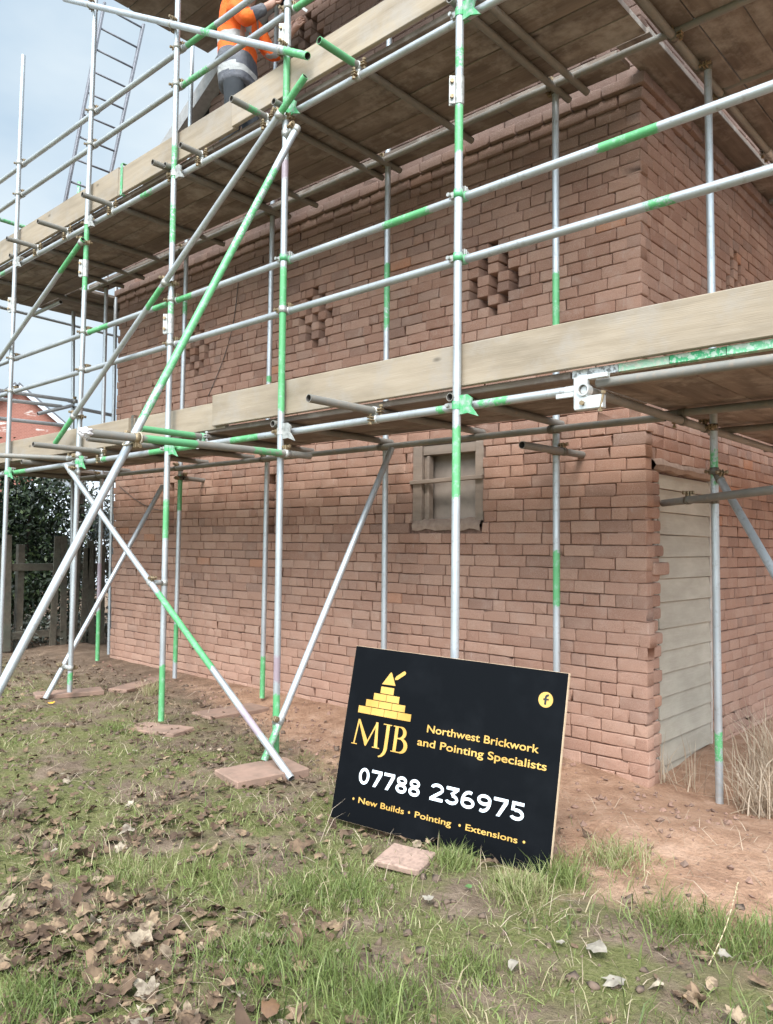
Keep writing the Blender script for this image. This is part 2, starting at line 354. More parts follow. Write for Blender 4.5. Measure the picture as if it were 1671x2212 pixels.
def brick_wall(B, mapf, L0, L1, zb, zt, holes=(), vents=(), seed=1, slope=None, backing=True, endjit=0.0, flare=None):
    """irregular bond of stretchers and headers between L0 and L1; holes are (u0, u1, z0, z1)"""
    rr = random.Random(seed)
    nc = int(round((zt-zb)/CO))
    vrects = []
    for (uc, zc, rows) in vents:
        k0 = int(round((zc-zb)/CO-len(rows)/2))
        for i, cnt in enumerate(rows):
            hw = cnt*.094+.055; vrects.append((uc-hw, uc+hw, zb+(k0+i)*CO-.001, zb+(k0+i+1)*CO+.001))
            B.sheet([mapf(uc-hw, zb+(k0+i)*CO, .13), mapf(uc+hw, zb+(k0+i)*CO, .13), mapf(uc+hw, zb+(k0+i+1)*CO, .13), mapf(uc-hw, zb+(k0+i+1)*CO, .13)])  # mortar-coloured sheet added behind the vent holes so they look brown, not black
            n = cnt; pos = uc-hw; z0 = zb+(k0+i)*CO; first = True
            # header, gap, header, gap ...
            g = .080; bw = (2*hw-n*g)/(n+1)
            for q in range(n+1):
                B.brick(mapf, pos+.004, pos+bw-.002, z0+.004, z0+CO-.004, .215, .75*(rr.random() < .2), rr.random()*.93 if rr.random() > .05 else 1.0, .007, .0)
                pos += bw+g
    allh = list(holes)+vrects
    for k in range(nc):
        z0 = zb+k*CO; z1 = z0+CO
        hdr = (k % 7 == 3)
        u = L0-rr.random()*.2-.05
        eL = L0+(rr.uniform(-endjit, endjit)); eR = L1+(flare(k, z0) if flare else 0)+(rr.uniform(-endjit, endjit)*.6)
        while u < eR:
            wdt = (.112 if (hdr and rr.random() < .85) or (not hdr and rr.random() < .08) else .228)*rr.uniform(.965, 1.035)
            a, e = max(u, eL), min(u+wdt, eR)
            if L1-.35 < e < eR-.001 and eR-e < .06: e = eR; wdt = e-u+.01
            u += wdt+.0045
            if e-a < .03: continue
            segs = [(a, e)]
            for (h0, h1, y0, y1) in allh:
                if z1-.012 <= y0 or z0+.012 >= y1: continue
                ns = []
                for (p, q) in segs:
                    if q <= h0 or p >= h1: ns.append((p, q)); continue
                    if p < h0: ns.append((p, h0))
                    if q > h1: ns.append((h1, q))
                segs = ns
            for (p, q) in segs:
                if q-p < .028: continue
                if slope and min(slope(p), slope(q)) < z1: continue
                m = (p+q)/2
                wv = .0045*noise.noise(Vector((m*.9, k*.35, seed*3.1)))+.0014*noise.noise(Vector((m*4, k*1.3, seed)))
                cl = noise.noise(Vector((m*.8, k*.16, seed*7.7)))
                bn = 0.0
                if rr.random() < (.10+.42*max(0, cl)): bn = rr.uniform(.35, 1)
                jb = rr.uniform(.0018, .0032)
                B.brick(mapf, p+rr.uniform(.0, .0016), q-rr.uniform(.0, .0016), z0+jb+wv, z1-jb+wv, .1, bn,
                        rr.random()*.93 if rr.random() > .008 else 1.0, .0035, rr.gauss(0, .0018))
    if backing:
        d = .017; xs = sorted(set([L0+.035, L1-.035]+[x for h in allh for x in h[:2] if L0 < x < L1])); zs = sorted(set([zb, zt]+[z for h in allh for z in h[2:] if zb < z < zt]))
        for i in range(len(xs)-1):
            for j in range(len(zs)-1):
                uc, zc = (xs[i]+xs[i+1])/2, (zs[j]+zs[j+1])/2
                if any(h[0] < uc < h[1] and h[2] < zc < h[3] for h in allh): continue
                if slope and slope(uc) < zc+.02: continue
                B.sheet([mapf(xs[i], zs[j], d), mapf(xs[i+1], zs[j], d), mapf(xs[i+1], zs[j+1], d), mapf(xs[i], zs[j+1], d)])

LX = -6.96; SD = 7.0
fmap = lambda u, z, d: Vector((u, d, z))                # front wall, u along X, d inwards
smap = lambda u, z, d: Vector((-d, u, z))               # right side wall, u along Y
barn = thing('brick_barn', 'old red brick barn behind the scaffold with raked-out joints and honeycomb air vents', 'building', (0, 0, 0))
WIN = (-2.01, -1.285, 1.64, 2.33)
slits = [(-5.69, -5.585, 1.60, 2.19), (-3.885, -3.78, 1.60, 2.19)]
B = Bricks()
D7 = (1, 2, 3, 3, 2, 2, 1)
def flare(k, z): return (.0 if z > 2.30 else .025+.02*min(1, (2.3-z)/1.0))+random.uniform(-.012, .012)*(z < 2.3)
brick_wall(B, fmap, LX, 0, -.34, -.34+58*CO+.004, [WIN]+slits, [(-1.20, 3.60, D7), (-3.24, 3.64, (1, 2, 2, 3, 2, 2, 1)), (-5.2, 3.63, D7)], 11, None, True, .016, flare)
ZT = -.34+58*CO                                           # top of plain wall = foot of string course
slope_f = lambda u: 5.46+.535*(u-LX) if u < LX/2 else 5.46+.535*(0-u)
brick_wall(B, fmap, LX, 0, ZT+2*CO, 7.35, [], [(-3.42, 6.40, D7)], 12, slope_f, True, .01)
for (a, e, z0, z1) in slits:                              # blocked slits: darker brick set back in the opening
    n = int((z1-z0)/CO)
    for k in range(n+1): B.brick(lambda u, z, d: Vector((u, d+.07, z)), a+.002, e-.002, z0+k*CO+.004, min(z0+(k+1)*CO, z1), .08, .9)
    B.sheet([Vector((a, .10, z0)), Vector((e, .10, z0)), Vector((e, .10, z1)), Vector((a, .10, z1))])
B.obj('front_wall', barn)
B = Bricks()
DOOR = (.24, 1.27, -.3, 2.06)
for k in range(int(2.1/CO)+3):                            # stub of wall between corner and door: broken header ends
    z0 = -.25+k*CO
    if z0 > 2.03: break
    e = .235+random.uniform(-.03, .012)
    if random.random() < .05: e = .30
    B.brick(lambda u, z, d: Vector((.03-d, u, z)), .005, e, z0+.005, z0+CO-.004, .2, .5*(random.random() < .3), None, .016, random.gauss(0, .006))
brick_wall(B, smap, 0, SD, -.34, ZT+.004, [(-.01, 1.27, -.4, 2.09), (1.27, 1.30, -.4, 2.09)], [(1.86, 3.74, D7)], 21, None, True, 0)
B.sheet([Vector((-.035, .02, 1.9)), Vector((-.035, 1.3, 1.9)), Vector((-.035, 1.3, 2.2)), Vector((-.035, .02, 2.2))])
B.sheet([Vector((-.03, .02, -.3)), Vector((-.03, .24, -.3)), Vector((-.03, .24, 2.1)), Vector((-.03, .02, 2.1))])
brick_wall(B, smap, 0, SD, ZT+2*CO, 5.42, [], [], 22)
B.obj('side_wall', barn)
# string course, two courses of squared brick standing proud
B = Bricks()
for row, (pr, st) in enumerate(((.018, 0), (.045, .11))):
    z0 = ZT+row*CO
    u = LX-.04-st
    while u < pr:
        e = min(u+.23, pr); 
        if e-u > .03: B.brick(lambda uu, z, d: Vector((uu, d-pr, z)), max(u, LX-pr)+.002, e-.002, z0+.004, z0+CO-.003, .16, .35*(random.random() < .3)+.1, random.random(), .012)
        u += .236
    u = -pr-st
    while u < SD:
        a = max(u, -pr+.001)
        if u+.23-a > .03: B.brick(lambda uu, z, d: Vector((pr-d, uu, z)), a+.002, u+.228, z0+.004, z0+CO-.003, .14, .35*(random.random() < .3)+.1, random.random(), .012)
        u += .236
B.sheet([Vector((LX+.02, .005, ZT)), Vector((-.02, .005, ZT)), Vector((-.02, .005, ZT+2*CO)), Vector((LX+.02, .005, ZT+2*CO))])
B.sheet([Vector((-.005, .0, ZT)), Vector((-.005, SD, ZT)), Vector((-.005, SD, ZT+2*CO)), Vector((-.005, 0, ZT+2*CO))])
B.obj('string_course', barn)
# far walls, roof
mb = MB(); mb.add(box(LX+.04, LX+.24, .1, SD, -.3, 5.4)); mb.add(box(LX+.04, -.1, SD-.2, SD-.01, -.3, 5.4)); mb.obj('rear_wall', MORTAR, barn)
SLATE = plain('grey_slate', (.13, .13, .14), .7, 0, (.08, .08, .09), 12)
VERGE = plain('grey_verge_mortar', (.34, .33, .32), .8)
mb = MB(); RZ = 5.46+.535*(-LX/2)
def slab(x0, z0, x1, z1, y0, y1, th):
    nrm = Vector((-(z1-z0), 0, x1-x0)).normalized()*th
    p = [Vector((x0, y0, z0)), Vector((x1, y0, z1)), Vector((x1, y1, z1)), Vector((x0, y1, z0))]
    return p+[q+nrm for q in p], [[0, 3, 2, 1], [4, 5, 6, 7], [0, 1, 5, 4], [1, 2, 6, 5], [2, 3, 7, 6], [3, 0, 4, 7]]
ov = .35
mb.add(slab(LX-ov, 5.46-.535*ov, LX/2, RZ, -.02, SD+.1, .07)); mb.add(slab(LX/2, RZ, ov*.0+0.02, 5.46-.535*.02, -.02, SD+.1, .07))
mb.obj('roof', SLATE, barn)
mb = MB()
mb.add(slab(LX-ov, 5.40-.535*ov, LX/2, RZ-.05, -.14, .02, .16)); mb.add(slab(LX/2, RZ-.05, .02, 5.40-.01, -.14, .02, .16))
mb.obj('verge', VERGE, barn)

# window: grey timber frame, boarded pane, loose middle rail
PANE = plain('dusty_glass', (.27, .215, .175), .5, 0, (.17, .135, .11), 5, .1)
SILL = plain('crumbling_mortar', (.33, .235, .18), .95, 0, (.24, .16, .12), 18, .6)
wx0, wx1, wz0, wz1 = WIN
wf = MB()
wf.add(box(wx0+.004, wx0+.10, .012, .10, wz0+.055, wz1-.01, .004)); wf.add(box(wx1-.085, wx1-.004, .018, .10, wz0+.055, wz1-.01, .004))
wf.add(box(wx0+.102, wx1-.087, .03, .11, wz1-.09, wz1-.01, .004)); wf.add(box(wx0+.14, wx0+.165, .03, .09, wz0+.06, wz1-.095, .003))
wf.add(box(wx0+.102, wx0+.138, .05, .10, wz0+.06, wz1-.095, .003))
wfo = wf.obj('window', GREYW, barn)
m = Matrix.Translation((0, -.005, 0)) @ Matrix.Rotation(R(-1.6), 4, 'Y')
MB().add(box(-.375, .36, -.012, .024, -.017, .017, .004), 0, Matrix.Translation(((wx0+wx1)/2, .0, wz0+.385)) @ Matrix.Rotation(R(-1.2), 4, 'Y')).obj('rail', GREYW, wfo)
MB().add(box(wx0+.1, wx1-.083, .135, .145, wz0+.03, wz1-.02)).obj('pane', PANE, wfo)
sv, sf = [], []
nx = 14
for i in range(nx+1):
    x = wx0+.02+(wx1-wx0-.04)*i/nx; h = wz0+.075+.03*noise.noise(Vector((x*6, 1, 2)))
    for (y, z) in ((-.006, wz0-.02+.02*noise.noise(Vector((x*9, 4, 2)))), (-.012, wz0+.02), (.01, h-.02), (.06, h), (.12, h)): sv.append((x, y+random.gauss(0, .003), z))
for i in range(nx):
    for j in range(4): sf.append([i*5+j, (i+1)*5+j, (i+1)*5+j+1, i*5+j+1])
mesh_obj('sill', sv, sf, SILL, wfo, True)

# door boarded with wide horizontal grey planks
DOORM, t, b = newmat('dusty_grey_door_board')
tcx = N(t, 'ShaderNodeTexCoord').outputs['Object']; a2 = noise_n(t, 3, 5, tcx, .6, (1, 1, 3)); a3 = noise_n(t, 14, 5, tcx, .7, (1, .3, 5)); rv = attr(t, 'tint')
c = ramp(t, a2, [(.3, (.335, .282, .215)), (.55, (.405, .348, .272)), (.75, (.47, .40, .32))])
c = mixc(t, maprange(t, rv, 0, 1, 0, .28), c, (.29, .255, .205)); c = mixc(t, maprange(t, a3, .5, .8, 0, .4), c, (.50, .40, .335))
lk(t, c, b.inputs['Base Color']); b.inputs['Roughness'].default_value = .75; bump(t, b, a3, .3, .004)
JAMB = plain('pale_lime_jamb', (.52, .46, .40), .9, 0, (.38, .29, .24), 9, .6)
dv, df, dt = [], [], []
zs = [-.17]
while zs[-1] < 2.0: zs.append(min(zs[-1]+random.uniform(.15, .185), 2.01))
for k in range(len(zs)-1):
    z0, z1 = zs[k], zs[k+1]; tl = random.uniform(-.006, .006); x = -.015+random.uniform(-.002, .002)
    v, f = box(x-.02, x, .285, 1.235, z0+.0015, z1-.0015, .002)
    o = len(dv)
    for p in v:
        q = p.copy(); q.z += tl*(q.y-.7); q.x += (.020*(1-(p.z-z0)/(z1-z0)))          # each plank laps the one below
        if k == 0 and p.z < z0+.05: q.z += (q.y-.285)*.07
        dv.append(q)
    df += [[o+i for i in g] for g in f]; dt += [random.random()]*len(v)
door = mesh_obj('door', dv, df, DOORM, barn, False, None, {'tint': dt})
MB().add(box(-.09, -.012, .225, .283, -.25, 2.03, .006)).add(box(-.09, .0, 1.238, 1.272, -.25, 2.06, .004)).add(box(-.12, -.04, .284, 1.237, -.25, 2.03)).obj('frame', JAMB, door)
lv, lf = [], []                                            # cracked mortar and timber lintel
for i in range(17):
    y = .16+1.13*i/16; zt = 2.10+.02*noise.noise(Vector((y*5, 3, 3))); zb = 2.022-.018*noise.noise(Vector((y*6, 8, 3)))
    for (x, z) in ((-.04, zb), (.018+.008*noise.noise(Vector((y*8, 0, 0))), zb+.008), (.034+.01*noise.noise(Vector((y*7, 5, 0))), (zb+zt)/2), (.012, zt), (-.04, zt+.01)): lv.append((x, y, z))
for i in range(16):
    for j in range(4): lf.append([i*5+j, (i+1)*5+j, (i+1)*5+j+1, i*5+j+1])
mesh_obj('lintel', lv, lf, SILL, door, False)
B = Bricks()                                              # loose bricks about the door head and jamb
B.brick(lambda u, z, d: Vector((.045-d, u, z)), .10, .345, 1.315, 1.395, .1, .2, .9, .014)
tag(B.obj('loose_brick', None), 'loose brick jutting from the broken jamb beside the grey boarded door', 'brick')
# ------------------------------------------------------------------ scaffold tubes
TR = .0242
TUBES = {}
def tube(key, a, b, label, nick, group='galvanised scaffold tubes', paint=(), r=TR, name='scaffold_tube', bend=0.0, mat=None):
    a, b = Vector(a), Vector(b); ax = b-a; L = ax.length; TUBES[key] = (a, b, nick, r)
    stops = []                                              # painted stretches, given along the picture's x or y
    for (axis, p, q, colr) in paint:
        k = 0 if axis == 'x' else 1; ts = []
        for tgt in (p, q):
            best = min(range(601), key=lambda i: abs(proj(a+ax*(i/600.))[k]-tgt)); ts.append(best/600.*L)
        stops.append((min(ts), max(ts), colr))
    rings = {0.0, L}
    for s0, s1, _ in stops:
        for s_ in (s0, s1):
            for d in (-.07, .07): rings.add(min(max(s_+d, 0), L))
    for k in range(1, int(L/.5)): rings.add(L*k/int(L/.5))
    rings = sorted(rings); n = 18
    v, f, mi, gp, pp = [], [], [], [], []
    def ring(z, rad, g, p):
        bx = bend*math.sin(math.pi*z/L) if bend else 0
        for k in range(n):
            an = 2*math.pi*k/n; v.append((rad*math.cos(an)+bx, rad*math.sin(an), z)); gp.append(g); pp.append(p)
    def val(z, c_):
        m = 0.0
        for s0, s1, cc in stops:
            if cc[0] != c_: continue
            inten = .62 if cc.endswith('-') else 1.0
            if s0 <= z <= s1: m = max(m, inten*min(1, max(0, min((z-s0+.0 if s0 > .01 else 1), (s1-z if s1 < L-.01 else 1)))/.07))
        return m
    for z in rings: ring(z, r, val(z, 'g'), val(z, 'p'))
    nr = len(rings)
    for j in range(nr-1):
        for k in range(n): f.append([j*n+k, j*n+(k+1) % n, (j+1)*n+(k+1) % n, (j+1)*n+k]); mi.append(0)
    for end in (0, 1):                                      # open ends: rim and dark bore
        z = 0 if end == 0 else L; s_ = 1 if end == 0 else -1; o = len(v)
        g, p = val(z, 'g'), val(z, 'p')
        ring(z, r, g, p); ring(z, r-.004, g, p); ring(z, r-.004, 0, 0); ring(z+s_*.22, r-.004, 0, 0)
        for (q0, m_) in ((0, 0), (2, 1)):
            for k in range(n):
                A, Bq, Cq, D = o+q0*n+k, o+q0*n+(k+1) % n, o+(q0+1)*n+(k+1) % n, o+(q0+1)*n+k
                f.append([A, D, Cq, Bq] if end == 0 else [A, Bq, Cq, D]); mi.append(m_)
        f.append([o+3*n+k for k in range(n)]); mi.append(1)
    o = mesh_obj(name, v, f, [mat or STEEL, INSIDE], None, True, mi, {'paint': gp, 'purple': pp})
    M = frame(ax); M.translation = a; o.matrix_world = M
    tag(o, label, 'scaffold pole' if name == 'scaffold_tube' else name.replace('_', ' '), group)
    return o

YO, YI = -1.44, -.27
GS = 'upright scaffold standards'
def standard(key, lo, hi, Y, z0, z1, label, nick, paint=()):
    a, b = ext(at(*lo, Y=Y), at(*hi, Y=Y), z0, z1); return tube(key, a, b, label, nick, GS, paint)
standard('V1', (16, 1020), (51, 120), YO, .03, 6.94, 'grey upright scaffold pole nearest the left picture edge with its open top against the sky', 'the leftmost upright')
standard('V2', (160, 1250), (206, 23), YO, .065, 8.3, 'upright scaffold pole standing on the reddish pad by the yellow leaf', 'the upright by the yellow leaf',
         [('y', 478, 604, 'g'), ('y', 604, 640, 'g-'), ('y', 1440, 1490, 'g-')])
standard('V3', (350, 1500), (385, 19), YO, .045, 8.3, 'upright scaffold pole crossed by the long green-middled brace, its foot half painted green', 'the brace-crossed upright',
         [('y', 303, 400, 'g-'), ('y', 430, 540, 'g-'), ('y', 640, 700, 'g-'), ('y', 1080, 1165, 'g'), ('y', 1433, 1580, 'g')])
standard('V4', (598, 1500), (622, 20), YO, .05, 8.3, 'upright scaffold pole with a long bright green middle and purple marks above its green foot', 'the purple marked upright',
         [('y', 122, 233, 'g'), ('y', 345, 388, 'p'), ('y', 573, 780, 'g'), ('y', 780, 890, 'g'), ('y', 1415, 1480, 'p'), ('y', 1488, 1640, 'g')])
standard('V5', (983, 1400), (994, 33), YO, .0, 8.3, 'near-white upright scaffold pole rising behind the middle of the black sign board', 'the white upright',
         [('y', 83, 168, 'g-'), ('y', 224, 332, 'g'), ('y', 920, 1005, 'g'), ('y', 1005, 1075, 'g')])
standard('I835', (830, 1395), (838.7, 367), YI, .03, 7.2, 'thin inner upright pole left of the small window, foot hidden by the sign', 'the inner upright near the window',
         [('y', 570, 640, 'g'), ('y', 640, 724, 'g-'), ('y', 0, 30, 'g')])
standard('I590', (567, 1507), (588, 527), YI, .05, 7.2, 'green-footed inner upright pole by the wall just left of the purple marked upright', 'the green-footed inner upright',
         [('y', 804, 832, 'g'), ('y', 1416, 1520, 'g')])
standard('I395', (378, 1464), (402.7, 577), YI, .055, 7.2, 'inner upright pole with dark green top, against the brick wall behind the crossing braces', 'the green topped inner upright',
         [('y', 1025, 1105, 'g'), ('y', 1344, 1430, 'g'), ('y', 640, 690, 'g-')])
standard('IPA', (212, 1380), (230, 637), YI, .06, 4.9, 'slim inner upright by the left end of the wall with purple middle and green foot', 'the purple wall-end upright',
         [('y', 1216, 1293, 'p'), ('y', 1317, 1440, 'g')])
a, b = ext(at(251, 640, X=-7.25), at(236, 1406, X=-7.25), .03, 4.9); tube('IPB', a, b, 'slim grey upright pole hard against the left end of the brick wall, before the fence', 'the upright hard by the wall end', GS)
a, b = ext(at(159, 707, X=-8.0), at(158, 864, X=-8.0), .0, 4.62); tube('PC', a, b, 'distant upright pole against the sky at the left end of the lower lift', 'the far left end upright', GS)
a = at(171, 420, X=-8.0); tube('PC2', Vector((a.x, a.y, 4.78)), Vector((a.x, a.y, 6.42)), 'short greenish post end poking above the upper toe board beside the ladder foot', 'the greenish post by the ladder', GS, [('y', 350, 480, 'g-')])
standard('V6', (1203, 1423), (1200.7, 233), YI, .0, 4.66, 'inner upright pole near the barn corner with two long green patches, foot behind the sign', 'the inner upright by the barn corner',
         [('y', 586, 725, 'g'), ('y', 1186, 1316, 'g')])
a, b = ext(at(1555, 1735, X=.42), at(1531, 233, X=.42), -.13, 4.62); tube('V7', a, b, 'upright scaffold pole standing in front of the grey boarded door', 'the upright before the door', GS, [('y', 955, 1065, 'g-'), ('y', 1560, 1660, 'g-')])

GL = 'horizontal scaffold ledgers and guard rails'
def level(key, pts, Y, x0, x1, label, nick, paint=(), Z=None, mat=None):
    """tube along X through the heights of the seen points"""
    P = [at(*p, Y=Y) for p in pts]; a, b = (P[0], P[1]) if len(P) > 1 else (P[0], P[0]+Vector((1, 0, 0)))
    a, b = extx(a, b, x0, x1); return tube(key, a, b, label, nick, GL, paint, mat=mat)
YL = -1.388
level('LLO', [(629, 933), (977, 882)], YL, -8.5, .33, 'lower outer ledger tube with green stretches running under the bottom toe board', 'the lower outer ledger',
      [('x', 20, 60, 'g'), ('x', 205, 240, 'g-'), ('x', 320, 440, 'g'), ('x', 500, 570, 'g'), ('x', 930, 980, 'g-'), ('x', 1020, 1120, 'g-')])
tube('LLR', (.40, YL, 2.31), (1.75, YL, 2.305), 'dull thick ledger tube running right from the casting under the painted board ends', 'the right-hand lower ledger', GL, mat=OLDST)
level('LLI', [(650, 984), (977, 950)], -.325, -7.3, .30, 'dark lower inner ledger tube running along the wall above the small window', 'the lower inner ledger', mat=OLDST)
level('RU', [(37, 774), (1671, 185)], YL, -8.3, 1.75, 'upper guard rail of the lower lift, white with three bright green patches', 'the upper rail (lower lift)',
      [('x', 190, 240, 'g'), ('x', 330, 420, 'g'), ('x', 832, 932, 'g'), ('x', 1290, 1440, 'g')])
level('RL', [(37, 844), (1671, 365.6)], YL, -8.3, 1.75, 'lower guard rail of the lower lift, plain pale grey', 'the lower rail (lower lift)', [('x', 1380, 1480, 'g-')])
level('ULO', [(74, 554), (984, 50)], YL, -8.6, 1.75, 'upper outer ledger tube under the top toe board', 'the upper outer ledger', [('x', 0, 20, 'g-'), ('x', 300, 340, 'g-')])
a = at(627, 436, Y=-.335); b = at(1437, 77, Y=-.335); a, b = extx(a, b, -7.3, 1.75)
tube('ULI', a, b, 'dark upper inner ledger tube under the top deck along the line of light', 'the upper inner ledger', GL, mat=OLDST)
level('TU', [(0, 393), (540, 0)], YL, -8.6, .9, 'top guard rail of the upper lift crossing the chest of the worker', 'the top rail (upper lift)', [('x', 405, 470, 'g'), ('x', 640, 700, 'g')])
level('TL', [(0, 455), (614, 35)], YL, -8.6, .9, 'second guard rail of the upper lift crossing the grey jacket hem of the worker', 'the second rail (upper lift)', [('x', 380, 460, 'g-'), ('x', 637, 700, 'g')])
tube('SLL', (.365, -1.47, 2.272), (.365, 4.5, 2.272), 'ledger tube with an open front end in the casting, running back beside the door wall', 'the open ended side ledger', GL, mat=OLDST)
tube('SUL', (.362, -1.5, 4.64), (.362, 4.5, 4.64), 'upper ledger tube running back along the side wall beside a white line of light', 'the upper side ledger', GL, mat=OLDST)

NICK = {'U1': 'the green-ended transom', 'U2': 'the transom below the worker', 'U3': 'the transom right of the brace-crossed upright', 'U4': 'the transom left of the brace-crossed upright', 'U5': 'the transom under the ladder', 'U6': 'the transom between the left uprights', 'U7': 'the leftmost transom', 'B1': 'the mortar-crusted transom', 'B2': 'the transom by the yellow leaf'}
GT = 'transom tubes carrying the decks'
def transom(key, end, Z, label, nick, y1=-.14, paint=(), x=None):
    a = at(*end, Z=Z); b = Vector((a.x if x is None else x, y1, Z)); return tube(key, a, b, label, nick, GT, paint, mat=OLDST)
for key, end, label, pt in (
    ('U1', (690, 87), 'upper transom tube with a green open end poking out right of the green upright top', [('x', 690, 765, 'g')]),
    ('U2', (500, 213), 'upper transom tube with green tinged open end poking out below the feet of the worker', [('x', 520, 570, 'g-')]),
    ('U3', (390, 313), 'upper transom tube end poking out right of the brace-crossed upright', []),
    ('U4', (330, 350), 'upper transom tube end poking out left of the brace-crossed upright', []),
    ('U5', (178, 420), 'upper transom tube end poking out close under the ladder foot', []),
    ('U6', (82, 478), 'upper transom tube end poking out midway between the two leftmost uprights', []),
    ('U7', (15, 515), 'upper transom tube end poking out just left of the leftmost upright', [])):
    transom(key, end, 4.652, label, 'the transom'.replace('the', 'the '+key.lower()) if False else NICK[key], -.13, pt)
for key, x, label in (('U8', -2.06, 'upper transom tube beside the green and purple marked upright, under the top deck'), ('U9', -.47, 'upper transom tube beside the white upright, under the top deck'),
                      ('U10', -.33, 'second dark upper transom tube close to the right of the white upright'), ('U11', -3.48, 'upper transom tube behind the upright crossed by the green brace'),
                      ('U12', -6.62, 'upper transom tube beside the leftmost upright'), ('U13', -7.6, 'upper transom tube under the far left end of the top deck')):
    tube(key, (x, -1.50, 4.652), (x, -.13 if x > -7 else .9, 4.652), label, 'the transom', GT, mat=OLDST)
for key, end, label, pt in (
    ('B1', (667, 860), 'mortar-crusted lower transom tube with open end poking out left of the white upright', []),
    ('B2', (72, 960), 'lower transom tube with open end poking out above the yellow leaf upright foot', []),):
    transom(key, end, 2.335, label, NICK[key], -.22, pt)
for key, x, y0, label, pt in (('B3', -3.0, -1.93, 'green lower transom tube poking out behind the knotted rope', [('x', 250, 420, 'g')]),
                      ('B4', -3.86, -1.92, 'plain lower transom tube tucked under the wrapped tie tube', []), ('B5', -2.04, -1.47, 'lower transom tube at the green and purple marked upright', []),
                      ('B6', -.47, -1.47, 'lower transom tube at the white upright behind the sign', []), ('B7', -6.2, -1.47, 'lower transom tube between the two leftmost uprights', []), ('B8', -7.6, -1.47, 'lower transom tube under the far left deck end', [])):
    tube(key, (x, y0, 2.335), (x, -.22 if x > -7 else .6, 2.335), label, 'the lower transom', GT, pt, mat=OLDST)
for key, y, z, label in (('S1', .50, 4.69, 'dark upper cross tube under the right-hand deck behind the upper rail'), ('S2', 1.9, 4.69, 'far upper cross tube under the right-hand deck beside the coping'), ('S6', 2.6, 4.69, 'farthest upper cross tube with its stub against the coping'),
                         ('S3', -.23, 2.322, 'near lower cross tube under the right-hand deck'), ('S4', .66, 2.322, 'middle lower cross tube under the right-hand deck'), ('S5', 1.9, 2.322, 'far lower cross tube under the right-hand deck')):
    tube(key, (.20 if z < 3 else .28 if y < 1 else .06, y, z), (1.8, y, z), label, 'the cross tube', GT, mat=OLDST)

GB = 'slanting braces and tie tubes'
def brace(key, a, b, label, nick, paint=(), r=TR, mat=None): return tube(key, a, b, label, nick, GB, paint, r, mat=mat)
YB = -1.492
brace('RAKE', at(640, 280, Y=YB), Vector((-2.1251, -3.6068, -.03)), 'long silver raker tube with green upper half sloping down to the left edge', 'the long raker',
      [('x', 494, 600, 'g-'), ('x', 350, 510, 'g'), ('x', 300, 350, 'g-')])
brace('DIAG', at(660, 165, Y=YB-.01), at(120, 957, Y=YB-.01), 'long diagonal brace with green ends sloping down behind the raker to the lower toe board', 'the long diagonal brace',
      [('x', 600, 662, 'g'), ('x', 318, 352, 'g'), ('x', 118, 160, 'g')])
brace('DIAG2', at(180, 517, Y=YB), at(-60, 860, Y=YB), 'diagonal brace with a green top leaving the picture at the left edge', 'the left diagonal brace', [('x', 130, 182, 'g')])
t0 = at(630, 1682, Z=.0); brace('CROSS', at(144, 1006, Y=YB-.01), t0, 'long brace with green middle and purple tinge crossing down left of the sign', 'the green middled brace',
      [('y', 1275, 1450, 'g'), ('y', 1530, 1590, 'p')])
brace('SWAY', at(847, 968, Y=-.385), at(571, 1643, Z=.035), 'bright green-footed brace sloping from beside the window down to the left of the sign', 'the bright brace left of the sign', [('y', 1548, 1650, 'g-')])
a = at(352, 1049, Y=-.33); b = at(152, 1412, Y=-1.388); b = a+(b-a)*((a.z-.015)/(a.z-b.z))
brace('SWAY2', a, b, 'pale brace sloping down to the pad by the yellow leaf behind the raker', 'the pale brace')
tie = at(190, 935, X=-1.92), at(670, 985, X=-1.92)
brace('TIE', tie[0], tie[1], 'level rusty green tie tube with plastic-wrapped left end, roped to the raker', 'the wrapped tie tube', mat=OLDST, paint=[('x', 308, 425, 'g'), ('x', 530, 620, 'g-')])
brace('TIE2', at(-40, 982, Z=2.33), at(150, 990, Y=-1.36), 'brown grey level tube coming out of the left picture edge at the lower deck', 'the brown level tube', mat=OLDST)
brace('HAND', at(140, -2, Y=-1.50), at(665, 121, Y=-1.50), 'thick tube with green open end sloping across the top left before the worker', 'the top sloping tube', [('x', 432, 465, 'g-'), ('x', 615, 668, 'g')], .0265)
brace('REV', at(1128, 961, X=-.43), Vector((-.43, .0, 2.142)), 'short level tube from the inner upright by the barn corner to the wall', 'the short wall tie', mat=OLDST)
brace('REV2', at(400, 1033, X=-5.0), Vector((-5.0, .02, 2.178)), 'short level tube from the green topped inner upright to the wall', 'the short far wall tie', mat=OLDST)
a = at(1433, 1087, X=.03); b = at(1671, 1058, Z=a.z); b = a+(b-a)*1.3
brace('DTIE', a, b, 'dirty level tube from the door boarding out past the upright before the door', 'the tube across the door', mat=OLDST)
a = at(1555, 1033, Y=.12); b = at(1671, 1234, Y=-.3); b = a+(b-a)*((a.z+.0)/(a.z-b.z))
brace('DBR', a, b, 'slanting brace running down to the right from the upright before the door', 'the slanting brace by the door')

